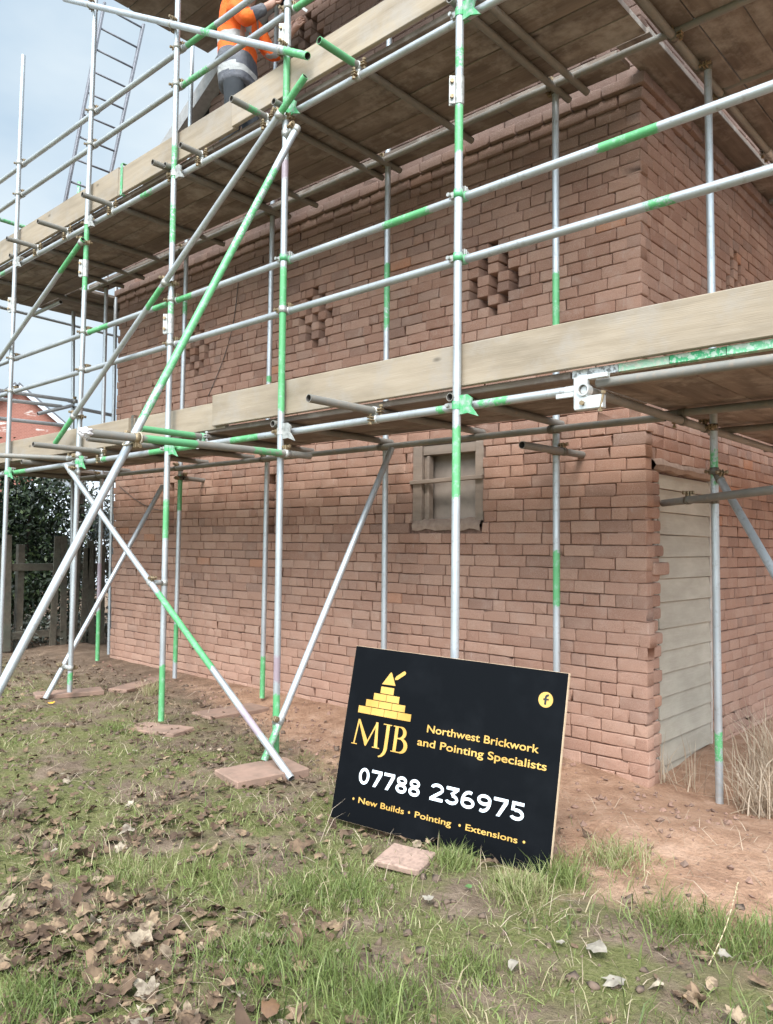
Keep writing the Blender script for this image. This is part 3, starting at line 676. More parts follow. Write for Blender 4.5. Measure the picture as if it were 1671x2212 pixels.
GE = 'far tubes at the left end of the scaffold'
for key, p, q, label in (('E1', (0, 843), (172, 868), 'topmost of the far level tubes crossing the red house gable at the left'),
                         ('E2', (0, 862), (134, 878), 'second far level tube crossing the top of the red house gable'),
                         ('E3', (82, 894), (157, 876), 'short far tube with a green plate beside the red house roof slope'),
                         ('E4', (0, 904), (140, 919), 'lowest far level tube across the brickwork of the red house'),
                         ('E6', (160, 880), (248, 898), 'short far level tube between the far left uprights and the wall end')):
    tube(key, at(*p, X=-8.0+.05), at(*q, X=-8.0+.05), label, 'the far tube', GE)
tube('E5', at(0, 663, Z=4.62), at(165, 706, Z=4.62)+Vector((-.05, 1.2, 0)), 'far level tube under the end of the top deck against the sky at the left', 'the far deck end tube', GE)
tube('E7', at(0, 474, X=-7.6), at(72, 497, X=-7.6)+Vector((0, .5, 0)), 'far end guard rail tube at the left of the upper lift', 'the far end rail', GE, [('x', 0, 70, 'g-')])
tube('E8', at(72, 680, Z=4.55), at(132, 652, Z=4.55), 'short tube under the far left corner of the top deck', 'the short corner tube', GE)

# ------------------------------------------------------------------ couplers
def closest(k1, k2):
    a, b = TUBES[k1][:2]; c, d = TUBES[k2][:2]; u = b-a; v = d-c; w0 = a-c
    A, Bq, Cq, D, E = u.dot(u), u.dot(v), v.dot(v), u.dot(w0), v.dot(w0); den = A*Cq-Bq*Bq
    s = (Bq*E-Cq*D)/den; t = (A*E-Bq*D)/den
    s = min(max(s, 0.0), 1.0); t = min(max(t, 0.0), 1.0)
    return a+u*s, c+v*t, u.normalized(), v.normalized()
GC = 'scaffold couplers'
def hexbolt(mb, p, axis, L, mi=0):
    F = frame(axis); F.translation = p; mb.add(cyl(.006, L, 8), mi, F)
    for s_ in (-1, 1):
        G = F.copy(); G.translation = p+Vector(axis).normalized()*(s_*L/2); mb.add(cyl(.0125, .013, 6), mi, G)
def coupler(k1, k2, how='swivel', mat=None, label=None):
    P, Q, u, v = closest(k1, k2); mat = mat or CLAMP; c = (P+Q)/2
    label = label or f'{"green" if mat is GCLAMP else "dark" if mat is DCLAMP else "dull grey"} coupler clamping {TUBES[k2][2]} to {TUBES[k1][2]}'
    root = thing('scaffold_coupler', label, 'coupler', c, GC)
    g = (Q-P); g = g-u*g.dot(u)
    if g.length < 1e-4: g = u.cross(v)
    g.normalize(); inv = Matrix.Translation(-c)
    side = v-u*v.dot(u); side = side.normalized() if side.length > .1 else u.orthogonal().normalized()
    r1, r2 = TUBES[k1][3], TUBES[k2][3]
    mb = MB(); F = frame(u, g); F.translation = P; mb.add(band(r1-.001, .005, .046), 0, inv @ F)
    if how != 'plate':
        F2 = frame(v, -g); F2.translation = Q; mb.add(band(r2-.001, .005, .046), 0, inv @ F2)
        F3 = frame(g, u); F3.translation = c
        mb.add(cyl(.021, max(.012, (Q-P).length-r1-r2+.016), 10), 0, inv @ F3)
    else:                                                  # pressed plate bracket standing off the upright
        pl = [Vector((0, -.055)), Vector((.055, -.05)), Vector((.125, -.075)), Vector((.075, -.012)), Vector((.085, .03)), Vector((.05, .055)), Vector((0, .055))]
        W = side if side.dot(v) > 0 else -side
        th = u.cross(W).normalized()*.006; vv, ff = [], []
        for s_ in (-1, 1):
            for q in pl: vv.append(P+W*(r1+q.x)+u*(q.y*(1 if u.z > 0 else -1))+th*s_)
        n = len(pl); ff = [list(range(n))[::-1], list(range(n, 2*n))]+[[k, (k+1) % n, n+(k+1) % n, n+k] for k in range(n)]
        mb.add((vv, ff), 0, inv)
        F2 = frame(v, -g); F2.translation = Q+v*.0; mb.add(band(r2-.001, .005, .04), 0, inv @ F2)
    mb.obj('clamp_body', mat, root, how != 'plate')
    # ears and swing bolts
    e = -side
    for (pt, axv, dirv, rad) in ((P, u, e, r1), (Q, v, u if abs(u.dot(v)) < .9 else side, r2)):
        dirv = (dirv-axv*dirv.dot(axv)).normalized()
        th = axv; eb = MB()
        bx = box(-.020, .020, -.0045, .0045, -.019, .019, .002)
        F = Matrix((dirv, th.cross(dirv), th)).transposed().to_4x4()
        for s_ in (-1, 1):
            G = F.copy(); G.translation = pt+dirv*(rad+.015)+th.cross(dirv)*(.0085*s_); eb.add(bx, 0, inv @ G)
        bolt_ax = th.cross(dirv); hexbolt(eb, pt+dirv*(rad+.024)-c, bolt_ax, .062)
        eb.obj('swing_bolt', BRASS if mat is not GCLAMP else CLAMP, root, False)
    return root
S5 = ('V1', 'V2', 'V3', 'V4', 'V5')
for k in S5:
    coupler(k, 'LLO', 'plate', GCLAMP if k != 'V4' else CLAMP); coupler(k, 'ULO', 'plate', GCLAMP if k in ('V4', 'V5') else CLAMP)
    for rl in ('RU', 'RL', 'TU', 'TL'):
        if k == 'V5' and rl in ('TU', 'TL'): continue
        coupler(k, rl, 'swivel', GCLAMP if (k, rl) in (('V5', 'RU'), ('V5', 'RL'), ('V4', 'RU')) else CLAMP)
for k in ('I835', 'I590', 'I395', 'V6', 'IPA'):
    coupler(k, 'LLI', 'swivel', DCLAMP); coupler(k, 'ULI', 'swivel', DCLAMP)
for k1, k2, mt in (('V4', 'RAKE', None), ('V4', 'DIAG', None), ('V3', 'DIAG', None), ('V2', 'DIAG', None), ('V2', 'DIAG2', None), ('V2', 'CROSS', None), ('V3', 'CROSS', None),
                   ('V4', 'SWAY', None), ('V2', 'SWAY2', None), ('V4', 'TIE', None), ('V2', 'TIE2', None), ('V4', 'HAND', None), ('V3', 'HAND', None), ('V2', 'HAND', None),
                   ('V6', 'REV', DCLAMP), ('I395', 'REV2', DCLAMP), ('V7', 'DTIE', DCLAMP), ('V7', 'DBR', DCLAMP), ('V7', 'SLL', DCLAMP), ('V7', 'SUL', DCLAMP), ('RAKE', 'TIE', BRASS),
                   ('ULI', 'SUL', DCLAMP), ('SLL', 'S3', DCLAMP), ('SUL', 'S1', DCLAMP), ('PC', 'E1', None)):
    coupler(k1, k2, 'swivel', mt)
for k in ('U1', 'U2', 'U3', 'U4', 'U5', 'U6', 'U7'):
    coupler('ULO', k, 'swivel', CLAMP)
coupler('LLO', 'B1', 'swivel', CLAMP); coupler('LLO', 'B2', 'swivel', CLAMP); coupler('LLO', 'B3', 'swivel', GCLAMP)
# sleeves that join two lengths of upright
def sleeve(k, py, side, label):
    a, b, nick, r = TUBES[k]; best = min((a+(b-a)*(i/800.) for i in range(801)), key=lambda p: abs(proj(p)[1]-py))
    ax = (b-a).normalized(); root = thing('sleeve_coupler', label, 'coupler', best, 'sleeve couplers joining uprights')
    F = frame(ax, Vector((side*CR.x, side*CR.y, 0)))
    mb = MB(); mb.add(band(r, .0045, .165, 18), 0, F)
    for dy in (-.013, .013): mb.add(box(r+.002, r+.034, dy-.003, dy+.003, -.082, .082, .001), 0, F)
    mb.obj('clamp_body', CLAMP, root, False)
    inv = Matrix.Translation(-best)
    for z in (-.045, .045):
        eb = MB(); hexbolt(eb, F @ Vector((r+.02, 0, z)), F.to_3x3() @ Vector((0, 1, 0)), .055); eb.obj('swing_bolt', BRASS, root)
sleeve('V5', 195, -1, 'bolted sleeve joining two lengths of the white upright under the top toe board')
sleeve('V3', 700, -1, 'yellowed bolted sleeve on the upright crossed by the green brace between the rails')
sleeve('V2', 580, -1, 'bolted sleeve on the green stretch of the upright by the yellow leaf')
sleeve('V1', 660, -1, 'bolted sleeve on the leftmost upright below the top deck')
sleeve('V4', 78, -1, 'stained bolted sleeve on the marked upright beside the worker')
sleeve('SUL', 333, -1, 'pale bolted sleeve on the upper side ledger above the coping')
# casting that joins the two lower ledgers and the side ledger
cst = thing('ledger_casting', 'bright cast metal joint block holding the open tube end below the painted board ends', 'coupler', (.36, -1.43, 2.29))
mb = MB(); o0 = Vector((.36, -1.43, 2.29))
mb.add(box(-.055, .02, -.030, .002, -.11, .05, .004)); mb.add(box(-.050, .105, -.034, .006, -.117, -.050, .004)); mb.add(box(-.035, .125, -.024, .009, .034, .058, .003))
F = frame(Vector((1, 0, 0))); F.translation = Vector((-.085, YL-o0.y, -.003)); mb.add(band(TR, .006, .09), 0, F)
F = frame(Vector((0, 1, 0))); F.translation = Vector((.005, -.02, -.018)); mb.add(band(TR, .007, .05), 0, F)
mb.add(box(-.16, -.058, -.022, -.008, -.045, -.02, .003)); mb.obj('clamp_body', plain('bright_zinc', (.62, .62, .60), .4, .5, (.5, .5, .48)), cst)
eb = MB(); hexbolt(eb, Vector((.10, -.03, -.085)), Vector((.2, 0, 1)), .09); eb.obj('swing_bolt', BRASS, cst); eb = MB(); hexbolt(eb, Vector((.0, -.034, -.085)), Vector((0, 1, 0)), .02); eb.obj('swing_bolt', BRASS, cst)

# ------------------------------------------------------------------ decks and toe boards
def bandmat(name, ca, cb):
    m, t, b = newmat(name); n1 = noise_n(t, 45, 4); n2 = noise_n(t, 14, 3)
    c = mixc(t, maprange(t, n1, .47, .56), ca, cb); c = mixc(t, maprange(t, n2, .55, .65, 0, .7), c, (.46, .45, .38))
    lk(t, c, b.inputs['Base Color']); b.inputs['Metallic'].default_value = .3; b.inputs['Roughness'].default_value = .5; bump(t, b, n1, .6, .004); return m
BANDS = [bandmat('zinc_end_band', (.58, .59, .58), (.20, .20, .19)), bandmat('mint_end_band', (.34, .52, .36), (.50, .52, .40)), bandmat('green_end_band', (.06, .36, .15), (.44, .55, .42)), bandmat('light_green_end_band', (.16, .45, .24), (.48, .58, .46)), bandmat('worn_green_end_band', (.10, .36, .16), (.40, .40, .36))]
ORD = ('outermost', 'second', 'third', 'fourth', 'fifth', 'sixth', 'seventh', 'eighth')
def board(name, label, a, axis, L, wd, th, mat, group, cat, bands=(), seed=0, twist=True):
    """a: corner origin at mid width, bottom; length along axis; local x is the length"""
    n = max(2, int(L/.35)); rr = random.Random(seed); v, f = [], []; c = .004
    sec = [(-wd/2, c), (-wd/2+c, 0), (wd/2-c, 0), (wd/2, c), (wd/2, th-c), (wd/2-c, th), (-wd/2+c, th), (-wd/2, th-c)]
    k0 = rr.random()*50; bow = rr.gauss(0, .0016) if twist else 0
    for i in range(n+1):
        x = L*i/n; dz = bow*4*(x/L)*(1-x/L)*1.5
        for (y, z) in sec: v.append((x, y+.0016*noise.noise(Vector((x*1.7, k0, y))), z+dz+.001*noise.noise(Vector((x*2, k0, 5)))))
    for i in range(n):
        for k in range(8): f.append([i*8+k, i*8+(k+1) % 8, (i+1)*8+(k+1) % 8, (i+1)*8+k])
    f += [list(range(8)), [n*8+k for k in range(8)][::-1]]
    o = mesh_obj(name, v, f, mat)
    z = Vector((0, 0, 1)); ax = Vector(axis).normalized(); y = z.cross(ax)
    Mx = Matrix((ax, y, z)).transposed().to_4x4(); Mx.translation = Vector(a); o.matrix_world = Mx
    tag(o, label, cat, group)
    for e in bands:
        x = 0 if e == 0 else L; s_ = 1 if e == 0 else -1
        mb = MB(); x0, x1 = sorted((x-s_*.0015, x+s_*.04))
        mb.add(box(x0, x1, -wd/2-.0015, wd/2+.0015, -.0015, .0), 0); mb.add(box(x0, x1, -wd/2-.0015, wd/2+.0015, th, th+.0015), 0)
        q0, q1 = sorted((x-s_*.0025, x-s_*.0003)); mb.add(box(q0, q1, -wd/2-.001, wd/2+.001, -.001, th+.001, .0008), 0)
        bo = mb.obj('end_band', BANDS[seed % 5], o)
    return o
GD = 'scaffold deck boards'
def xdeck(lift, z, y0, n, wd, runs, sd, pairs=None):
    for j in range(n):
        y = y0+wd*(j+.5)+.003*j; sh = (0, .35, -.25, .2, -.1, .3, 0)[j % 7]
        for q, (xa, xb, nm) in enumerate(runs):
            a_ = xa+(sh if q else 0); b_ = xb+(sh if q < len(runs)-1 else 0)
            board('scaffold_board', f'{ORD[j]} {lift} deck board counted from the outer edge, {nm}', (a_, y, z+random.uniform(0, .004)), (1, 0, 0), b_-a_-.008, wd-.004, .038, DECKW, GD, 'board', (), sd*100+j*10+q)
XR = ((-8.45, -5.9, 'far left run'), (-5.9, -3.0, 'run behind the raker'), (-3.0, .235, 'run nearest the barn corner'))
xdeck('lower lift', 2.362, -1.352, 4, .232, XR, 1)
xdeck('upper lift', 4.68, -1.352, 4, .232, XR, 2)
xdeck('top lift', 6.845, -1.352, 5, .235, ((-4.86, -2.0, 'above the worker'), (-2.0, 1.4, 'right-hand run')), 3)
for q, (xa, xb, nm) in enumerate(((-7.1, -3.9, 'far left run'), (-3.9, -.9, 'middle run'), (-.9, .0, 'run at the barn corner'))):
    board('scaffold_board', f'upper lift inside board next to the wall, {nm}', (xa, -.240, 4.68), (1, 0, 0), xb-xa-.01, .20, .038, DECKW, GD, 'board', (), 700+q)
for lift, z in (('lower', 2.362), ('upper', 4.68)):
    xs = (.242 if z < 3 else .292, .498, .757, 1.02, 1.28, 1.54)
    for j in range(5):
        y0 = -1.357-.004*j
        board('scaffold_board', f'{lift} side deck board running back along the door wall, {("nearest the wall", "second from the wall", "third from the wall", "fourth from the wall", "farthest from the wall")[j]}', ((xs[j]+xs[j+1])/2, y0 if lift == 'lower' else -1.35, z), (0, 1, 0), 3.9, xs[j+1]-xs[j]-.006, .038, DECKW, GD, 'board', (0,) if lift == 'lower' else (), 800+j+(10 if z > 3 else 0))
        if j < 4: board('scaffold_board', f'{lift} side deck board of the far run, {("nearest the wall", "second from the wall", "third from the wall", "fourth from the wall")[j]}', ((xs[j]+xs[j+1])/2, y0+3.92, z), (0, 1, 0), 2.9, xs[j+1]-xs[j]-.006, .038, DECKW, GD, 'board', (), 850+j+(10 if z > 3 else 0))
board('scaffold_board', 'wide upper board laid over the wall corner behind the upper side ledger', (.10, -.34, 4.735), (0, 1, 0), 3.9, .225, .038, DECKW, GD, 'board', (), 901)
board('scaffold_board', 'wide upper board laid along the side wall beyond the corner board', (.10, 3.58, 4.735), (0, 1, 0), 3.0, .225, .038, DECKW, GD, 'board', (), 902)
for lift, z in (('lower', 2.362), ('upper', 4.68)):
    for j in range(5):
        board('scaffold_board', f'{lift} return deck board beyond the left wall end, {("nearest the wall", "second from the wall", "third from the wall", "fourth from the wall", "farthest out")[j]}', (-7.35-.236*j, -.40, z), (0, 1, 0), 3.4, .230, .038, DECKW, GD, 'board', (), 950+j+(10 if z > 3 else 0))
# toe boards stand on edge just inside the uprights
GTB = 'toe boards on edge'
def toe(label, xa, xb, z0, z1, y, sd, mat=TOEW, tilt=0.0):
    L = xb-xa; wd = z1-z0; o = board('toe_board', label, (0, 0, 0), (1, 0, 0), L, wd, .036, mat, GTB, 'toe board', (), sd)
    # turn the board on edge
    Mx = Matrix.Translation((xa, y, (z0+z1)/2)) @ Matrix.Rotation(-tilt, 4, 'Y') @ Matrix.Rotation(R(90), 4, 'X'); o.matrix_world = Mx; return o
xt = at(468, 900, Y=-1.36).x; xq = at(287, 930, Y=-1.36).x
toe('long pale lower toe board running right past the barn corner', xt, 1.75, 2.405, 2.648, -1.364, 31)
toe('grey lower toe board between the plastic-wrapped tube and the marked upright', xq, xt+.12, 2.385, 2.60, -1.327, 32)
toe('weathered lower toe board left of the plastic-wrapped tube', -8.45, xq-.004, 2.372, 2.60, -1.362, 33)
x1 = at(264, 400, Y=-1.36).x; x2 = at(514, 270, Y=-1.36).x
toe('brown upper toe board at the far left under the ladder', -8.45, x1-.004, 4.712, 4.985, -1.362, 34)
toe('grey upper toe board below the leaning verge', x1+.004, x2+.02, 4.712, 4.96, -1.362, 35)
toe('long stained upper toe board below the worker and over the white upright', x2, 1.75, 4.722, 4.97, -1.380, 36)
# clips on the toe boards
for (px, py, z0, z1, col, label) in ((264, 378, 4.70, 4.99, GCLAMP, 'green strap clip over the joint of the upper toe boards'), (287, 930, 2.36, 2.61, DCLAMP, 'dark wire clip over the joint of the lower toe boards')):
    p = at(px, py, Y=-1.40)
    mb = MB(); mb.add(box(-.018, .018, -.006, 0, z0-p.z, z1-p.z, .001)); mb.add(box(-.018, .018, -.006, .045, z1-p.z, z1-p.z+.005, .001)); mb.add(box(-.018, .018, -.006, .03, z0-p.z-.005, z0-p.z, .001))
    o = mb.obj('board_clip', col); o.location = (p.x, -1.401, p.z); tag(o, label, 'clip', 'clips on the toe boards')
# clear plastic tied over the tie tube end
PLAS, t, b = newmat('clear_crumpled_plastic'); b.inputs['Base Color'].default_value = (.78, .74, .74, 1); b.inputs['Roughness'].default_value = .25; b.inputs['Transmission Weight'].default_value = .35; b.inputs['IOR'].default_value = 1.2
bm = bmesh.new(); bmesh.ops.create_icosphere(bm, subdivisions=3, radius=1)
axd = (tie[0]-tie[1]).normalized()
for v in bm.verts:
    nn = noise.noise(v.co*2.3+Vector((3, 1, 0)))*.28+noise.noise(v.co*5)*.16
    v.co = v.co*(1+nn); tail = max(0, v.co.z-.5)
    v.co = Vector((v.co.x*.031*(1-.3*tail), v.co.y*.031*(1-.3*tail), v.co.z*.045))
me = bpy.data.meshes.new('plastic_wrap'); bm.to_mesh(me); bm.free(); me.materials.append(PLAS)
o = bpy.data.objects.new('plastic_wrap', me); COL.objects.link(o); F = frame(axd); F.translation = tie[0]+axd*.012; o.matrix_world = F
tag(o, 'crumpled clear plastic tied over the left end of the level tie tube', 'plastic wrap')
# rope knotted round raker and tie
P, Q, u, v = closest('RAKE', 'TIE'); mb = MB()
for i, (c0, ax_) in enumerate(((P, u), (P, u), (Q, v), (P, u))):
    F = frame(ax_ if i != 3 else (u+v)); F.translation = c0+ax_*(.012*(i-1)); mb.add(band(.031 if i != 3 else .045, .007, .008, 16), 0, F)
o = mb.obj('rope', plain('twine', (.46, .40, .31), .9, 0, (.32, .27, .2), 60), None, True, loc=P); tag(o, 'pale twine lashed round the raker where it crosses the wrapped tie tube', 'rope')
# thin cable hanging down the wall
def cable(label, pts, r=.004):
    v, f = [], []; n = 6
    for i, p in enumerate(pts):
        d = (pts[min(i+1, len(pts)-1)]-pts[max(i-1, 0)]).normalized(); F = frame(d); F.translation = p
        for k in range(n): v.append(F @ Vector((r*math.cos(2*math.pi*k/n), r*math.sin(2*math.pi*k/n), 0)))
    for i in range(len(pts)-1):
        for k in range(n): f.append([i*n+k, i*n+(k+1) % n, (i+1)*n+(k+1) % n, (i+1)*n+k])
    tag(mesh_obj('cable', v, f, INSIDE, None, True, loc=pts[0]), label, 'cable', 'loose cables on the wall')
cable('thin dark cable slanting down the brick wall between the two left honeycomb vents', [at(515-65*q+14*math.sin(q*3.1), 610+245*q, Y=-.012) for q in [i/14 for i in range(15)]])
cable('thin dark cable drooping across the lower wall behind the raker', [at(258+105*q, 1050+42*math.sin(q*1.9)+12*q, Y=-.012) for q in [i/12 for i in range(13)]])
# ------------------------------------------------------------------ the sign board
BL = Vector((-.829, -2.013, .033)); ex = (Vector((.369, -1.789, -.005))-BL).normalized(); ey = (Vector((-.836, -1.824, .929))-BL)
ey = (ey-ex*ey.dot(ex)).normalized(); ez = ex.cross(ey)
SM = Matrix((ex, ey, ez)).transposed().to_4x4(); SM.translation = BL
SW, SH = 1.22, .915
sign = thing('sign_board', 'black trade sign board with gold and white lettering leaning on the grass before the scaffold', 'sign', BL); sign.matrix_world = SM
BLACK, t, b = newmat('gloss_black_sign_face'); n1 = noise_n(t, 3, 5); n2 = noise_n(t, 70, 3)
lk(t, mixc(t, maprange(t, n1, .5, .75, 0, .5), (.0045, .005, .006), (.012, .013, .015)), b.inputs['Base Color'])
lk(t, maprange(t, n1, .35, .7, .10, .26), b.inputs['Roughness']); b.inputs['Specular IOR Level'].default_value = .035
BOARDE = plain('plywood_edge', (.74, .55, .36), .7, 0, (.62, .43, .27), 30)
mb = MB(); v, f = box(0, SW, 0, SH, -.026, 0, .001); mb.v = v; mb.f = f
for q in f:
    nn = (v[q[1]]-v[q[0]]).cross(v[q[2]]-v[q[1]]); mb.i.append(0 if abs(nn.normalized().z) > .9 else 1)
mb.obj('panel', [BLACK, BOARDE], sign)
GOLD, t, b = newmat('gold_vinyl'); n1 = noise_n(t, 6, 3)
lk(t, ramp(t, n1, [(.3, (.46, .25, .045)), (.7, (.60, .36, .09))]), b.inputs['Base Color']); b.inputs['Roughness'].default_value = .35; b.inputs['Metallic'].default_value = .1
WHITE = plain('white_vinyl', (.80, .86, .90), .4, 0, (.78, .84, .88))
BLKV = plain('black_vinyl', (.006, .006, .007), .3, 0, (.006, .006, .007))
LIFT = [0]
def plate(polys, name, mat, z=.0006, h=.0010):
    """flat vinyl shapes, each a hair higher than the last so that none share a plane"""
    mb = MB()
    for i, p in enumerate(polys):
        z1 = z+h+i*.00006; n = len(p)
        a = sum(p[k][0]*p[(k+1) % n][1]-p[(k+1) % n][0]*p[k][1] for k in range(n))
        if a < 0: p = p[::-1]
        v = [Vector((x, y, z)) for x, y in p]+[Vector((x, y, z1)) for x, y in p]
        mb.add((v, [list(range(n, 2*n))]+[[k, (k+1) % n, n+(k+1) % n, n+k] for k in range(n)]))
    return mb.obj(name, mat, sign)
def st(a, b, w0, w1=None):
    w1 = w0 if w1 is None else w1; a, b = Vector(a), Vector(b); n = (b-a).normalized(); n = Vector((-n.y, n.x))
    return [tuple(a+n*w0/2), tuple(a-n*w0/2), tuple(b-n*w1/2), tuple(b+n*w1/2)]
def arc(cx, cy, rx, ry, a0, a1, w0, w1, n=16):
    po, pi_ = [], []
    for k in range(n+1):
        q = k/n; an = R(a0+(a1-a0)*q); wv = w0+(w1-w0)*math.sin(math.pi*q)
        po.append((cx+(rx+wv/2)*math.cos(an), cy+(ry+wv/2)*math.sin(an))); pi_.append((cx+(rx-wv/2)*math.cos(an), cy+(ry-wv/2)*math.sin(an)))
    return po+pi_[::-1]
def arcd(cx, cy, rx, ry, a0, a1, w, n=22): return arc(cx, cy, rx, ry, a0, a1, w, w, n)
def digit(ch, x, y, wd, h, w):
    m = h/2; r = wd/2-w/2
    if ch == '0': return [arcd(x+wd/2, y+m, r, m-w/2, 0, 360, w, 40)]
    if ch == '7': return [[(x, y+h-w), (x+wd, y+h-w), (x+wd, y+h), (x, y+h)], [(x+wd-w*1.25, y+h-w), (x+wd, y+h-w), (x+wd, y+h-w*1.3), (x+wd*.5, y), (x+wd*.5-w*1.2, y)]]
    if ch == '8': return [arcd(x+wd/2, y+h*.735, r*.88, h*.265-w/2, 0, 360, w, 36), arcd(x+wd/2, y+h*.285, r, h*.285-w/2, 0, 360, w, 36)]
    if ch == '2': return [arcd(x+wd/2, y+h*.69, r, h*.31-w/2, -32, 165, w), [(x, y), (x+wd, y), (x+wd, y+w), (x, y+w)], st((x+wd*.5+r*.86, y+h*.56), (x+w*.62, y+w*.75), w)]
    if ch == '3': return [arcd(x+wd/2-.002, y+h*.30, r, h*.30-w/2, -155, 88, w), [(x+.002, y+h-w), (x+wd-.003, y+h-w), (x+wd-.003, y+h), (x+.002, y+h)], st((x+wd-w*.85, y+h-w*.8), (x+wd*.42, y+h*.56), w*.95)]
    if ch == '5': return [arcd(x+wd/2-.002, y+h*.32, r, h*.32-w/2, -150, 115, w), [(x+wd*.12, y+h-w), (x+wd*.93, y+h-w), (x+wd*.93, y+h), (x+wd*.12, y+h)], [(x+wd*.12, y+h), (x+wd*.12+w, y+h), (x+wd*.10+w, y+h*.52), (x+wd*.08, y+h*.50)]]
    if ch in '69':
        p = [arcd(x+wd/2, y+h*.31, r, h*.31-w/2, 0, 360, w, 36), arcd(x+wd/2+r*.18, y+h*.40, r*1.18, h*.60-w/2, 68, 182, w)]
        return p if ch == '6' else [[(2*x+wd-a_, 2*y+h-b_) for a_, b_ in q] for q in p]
def DIGITS():
    for chs, x0, x1, y in (('07788', .142, .512, .203), ('236975', .572, 1.074, .207)):
        n = len(chs); gap = .0125; wd = (x1-x0-gap*(n-1))/n
        for i, ch in enumerate(chs): plate(digit(ch, x0+i*(wd+gap), y, wd, .083, .0148), 'lettering', WHITE)
def text(body, x0, x1, base, cap, name, mat, bold=.02):
    cu = bpy.data.curves.new(name, 'FONT'); cu.body = body; cu.size = 1; cu.offset = bold; cu.extrude = .001; cu.resolution_u = 6
    ob = bpy.data.objects.new(name, cu); COL.objects.link(ob); dg = bpy.context.evaluated_depsgraph_get()
    me = bpy.data.meshes.new_from_object(ob.evaluated_get(dg)); bpy.data.objects.remove(ob); bpy.data.curves.remove(cu)
    xs = [p.co.x for p in me.vertices]; w0, w1 = min(xs), max(xs)
    for p in me.vertices: p.co = Vector((x0+(p.co.x-w0)/(w1-w0)*(x1-x0), base+(p.co.y+bold)/(.73+2*bold)*cap, .0012 if p.co.z > 0 else .0004))
    me.materials.clear(); me.materials.append(mat); me.name = name
    o = bpy.data.objects.new(name, me); COL.objects.link(o); o.parent = sign; return o
text('Northwest Brickwork', .508, 1.112, .526, .040, 'lettering', GOLD, .013)
text('and Pointing Specialists', .462, 1.158, .454, .040, 'lettering', GOLD, .013)
DIGITS()
text('New Builds', .160, .438, .107, .031, 'lettering', GOLD, .011)
text('Pointing', .502, .707, .107, .031, 'lettering', GOLD, .011)
text('Extensions', .785, 1.054, .108, .031, 'lettering', GOLD, .011)
def disc(cx, cy, r, n=28): return [(cx+r*math.cos(2*math.pi*k/n), cy+r*math.sin(2*math.pi*k/n)) for k in range(n)]
plate([disc(.128, .121, .0062), disc(.468, .123, .0062), disc(.753, .123, .0062), disc(1.086, .122, .0062)], 'lettering', GOLD)
# little brick pyramid with a trowel
pol = [[(.200, .681), (.281, .681), (.281, .717), (.200, .717)]]
for x0, x1, n, z0, z1 in ((.160, .322, 2, .642, .677), (.117, .364, 3, .603, .638), (.075, .406, 4, .562, .599)):
    wd = (x1-x0)/n
    for k in range(n): pol.append([(x0+wd*k+.0012, z0), (x0+wd*(k+1)-.0012, z0), (x0+wd*(k+1)-.0012, z1), (x0+wd*k+.0012, z1)])
pol.append([(.202, .729), (.286, .731), (.253, .797), (.247, .797)])
ha, hb = Vector((.279, .764)), Vector((.330, .803)); hd = (hb-ha).normalized(); hn = Vector((-hd.y, hd.x))
hpts = [ha+hn*.004, ha-hn*.004, ha+hd*.014-hn*.010]
for k in range(7): an = R(-90+30*k); hpts.append(hb+hd*.010*math.cos(an)+hn*.010*math.sin(an))
hpts.append(ha+hd*.014+hn*.010); pol.append([tuple(p) for p in hpts])
plate(pol, 'emblem', GOLD)
# serif initials
B0, B1 = .396, .528
plate([st((.078, B0), (.092, B1), .008, .009), [(.062, B0), (.098, B0), (.098, B0+.0045), (.062, B0+.0045)], [(.086, B1), (.098, B1), (.163, .424), (.152, .398), (.148, .398)],
       [(.148, .398), (.155, .398), (.214, B1), (.204, B1)], [(.200, B1), (.214, B1), (.228, B0), (.207, B0)], [(.195, B0), (.240, B0), (.240, B0+.0045), (.195, B0+.0045)]], 'lettering', GOLD)
plate([[(.248, B1-.0045), (.300, B1-.0045), (.300, B1), (.248, B1)], [(.268, B1), (.288, B1), (.288, .405), (.268, .405)],
       [(.268, .407), (.288, .407), (.285, .388), (.276, .372), (.262, .360), (.243, .354), (.238, .359), (.252, .367), (.262, .380), (.267, .394)]], 'lettering', GOLD)
plate([[(.322, B0), (.341, B0), (.341, B1), (.322, B1)], [(.310, B1-.0045), (.345, B1-.0045), (.345, B1), (.310, B1)], [(.310, B0), (.345, B0), (.345, B0+.0045), (.310, B0+.0045)],
       arc(.352, .497, .030, .0285, -90, 90, .005, .020), [(.340, B1-.005), (.353, B1-.005), (.353, B1), (.340, B1)], [(.340, .466), (.353, .466), (.353, .471), (.340, .471)],
       arc(.360, .4325, .036, .034, -90, 90, .005, .022), [(.340, B0), (.361, B0), (.361, B0+.005), (.340, B0+.005)], [(.340, .464), (.361, .464), (.361, .4685), (.340, .4685)]], 'lettering', GOLD)
plate([disc(1.120, .777, .0365, 40)], 'emblem', GOLD)
plate([[(1.1145, .754), (1.1245, .754), (1.1245, .786), (1.1145, .786)], arc(1.131, .786, .0115, .0125, 75, 180, .010, .010, 8), [(1.108, .775), (1.135, .775), (1.135, .783), (1.108, .783)]], 'emblem', BLKV, .0018)
# timber prop behind, so that the board leans on something
mb = MB(); p0, p1 = Vector((.62, .80, -.020)), Vector((.66, .04, -.33)); F = frame(p1-p0); F.translation = (p0+p1)/2
mb.add(box(-.02, .02, -.012, .012, -(p1-p0).length/2, (p1-p0).length/2, .002), 0, F); mb.obj('prop', GREYW, sign)

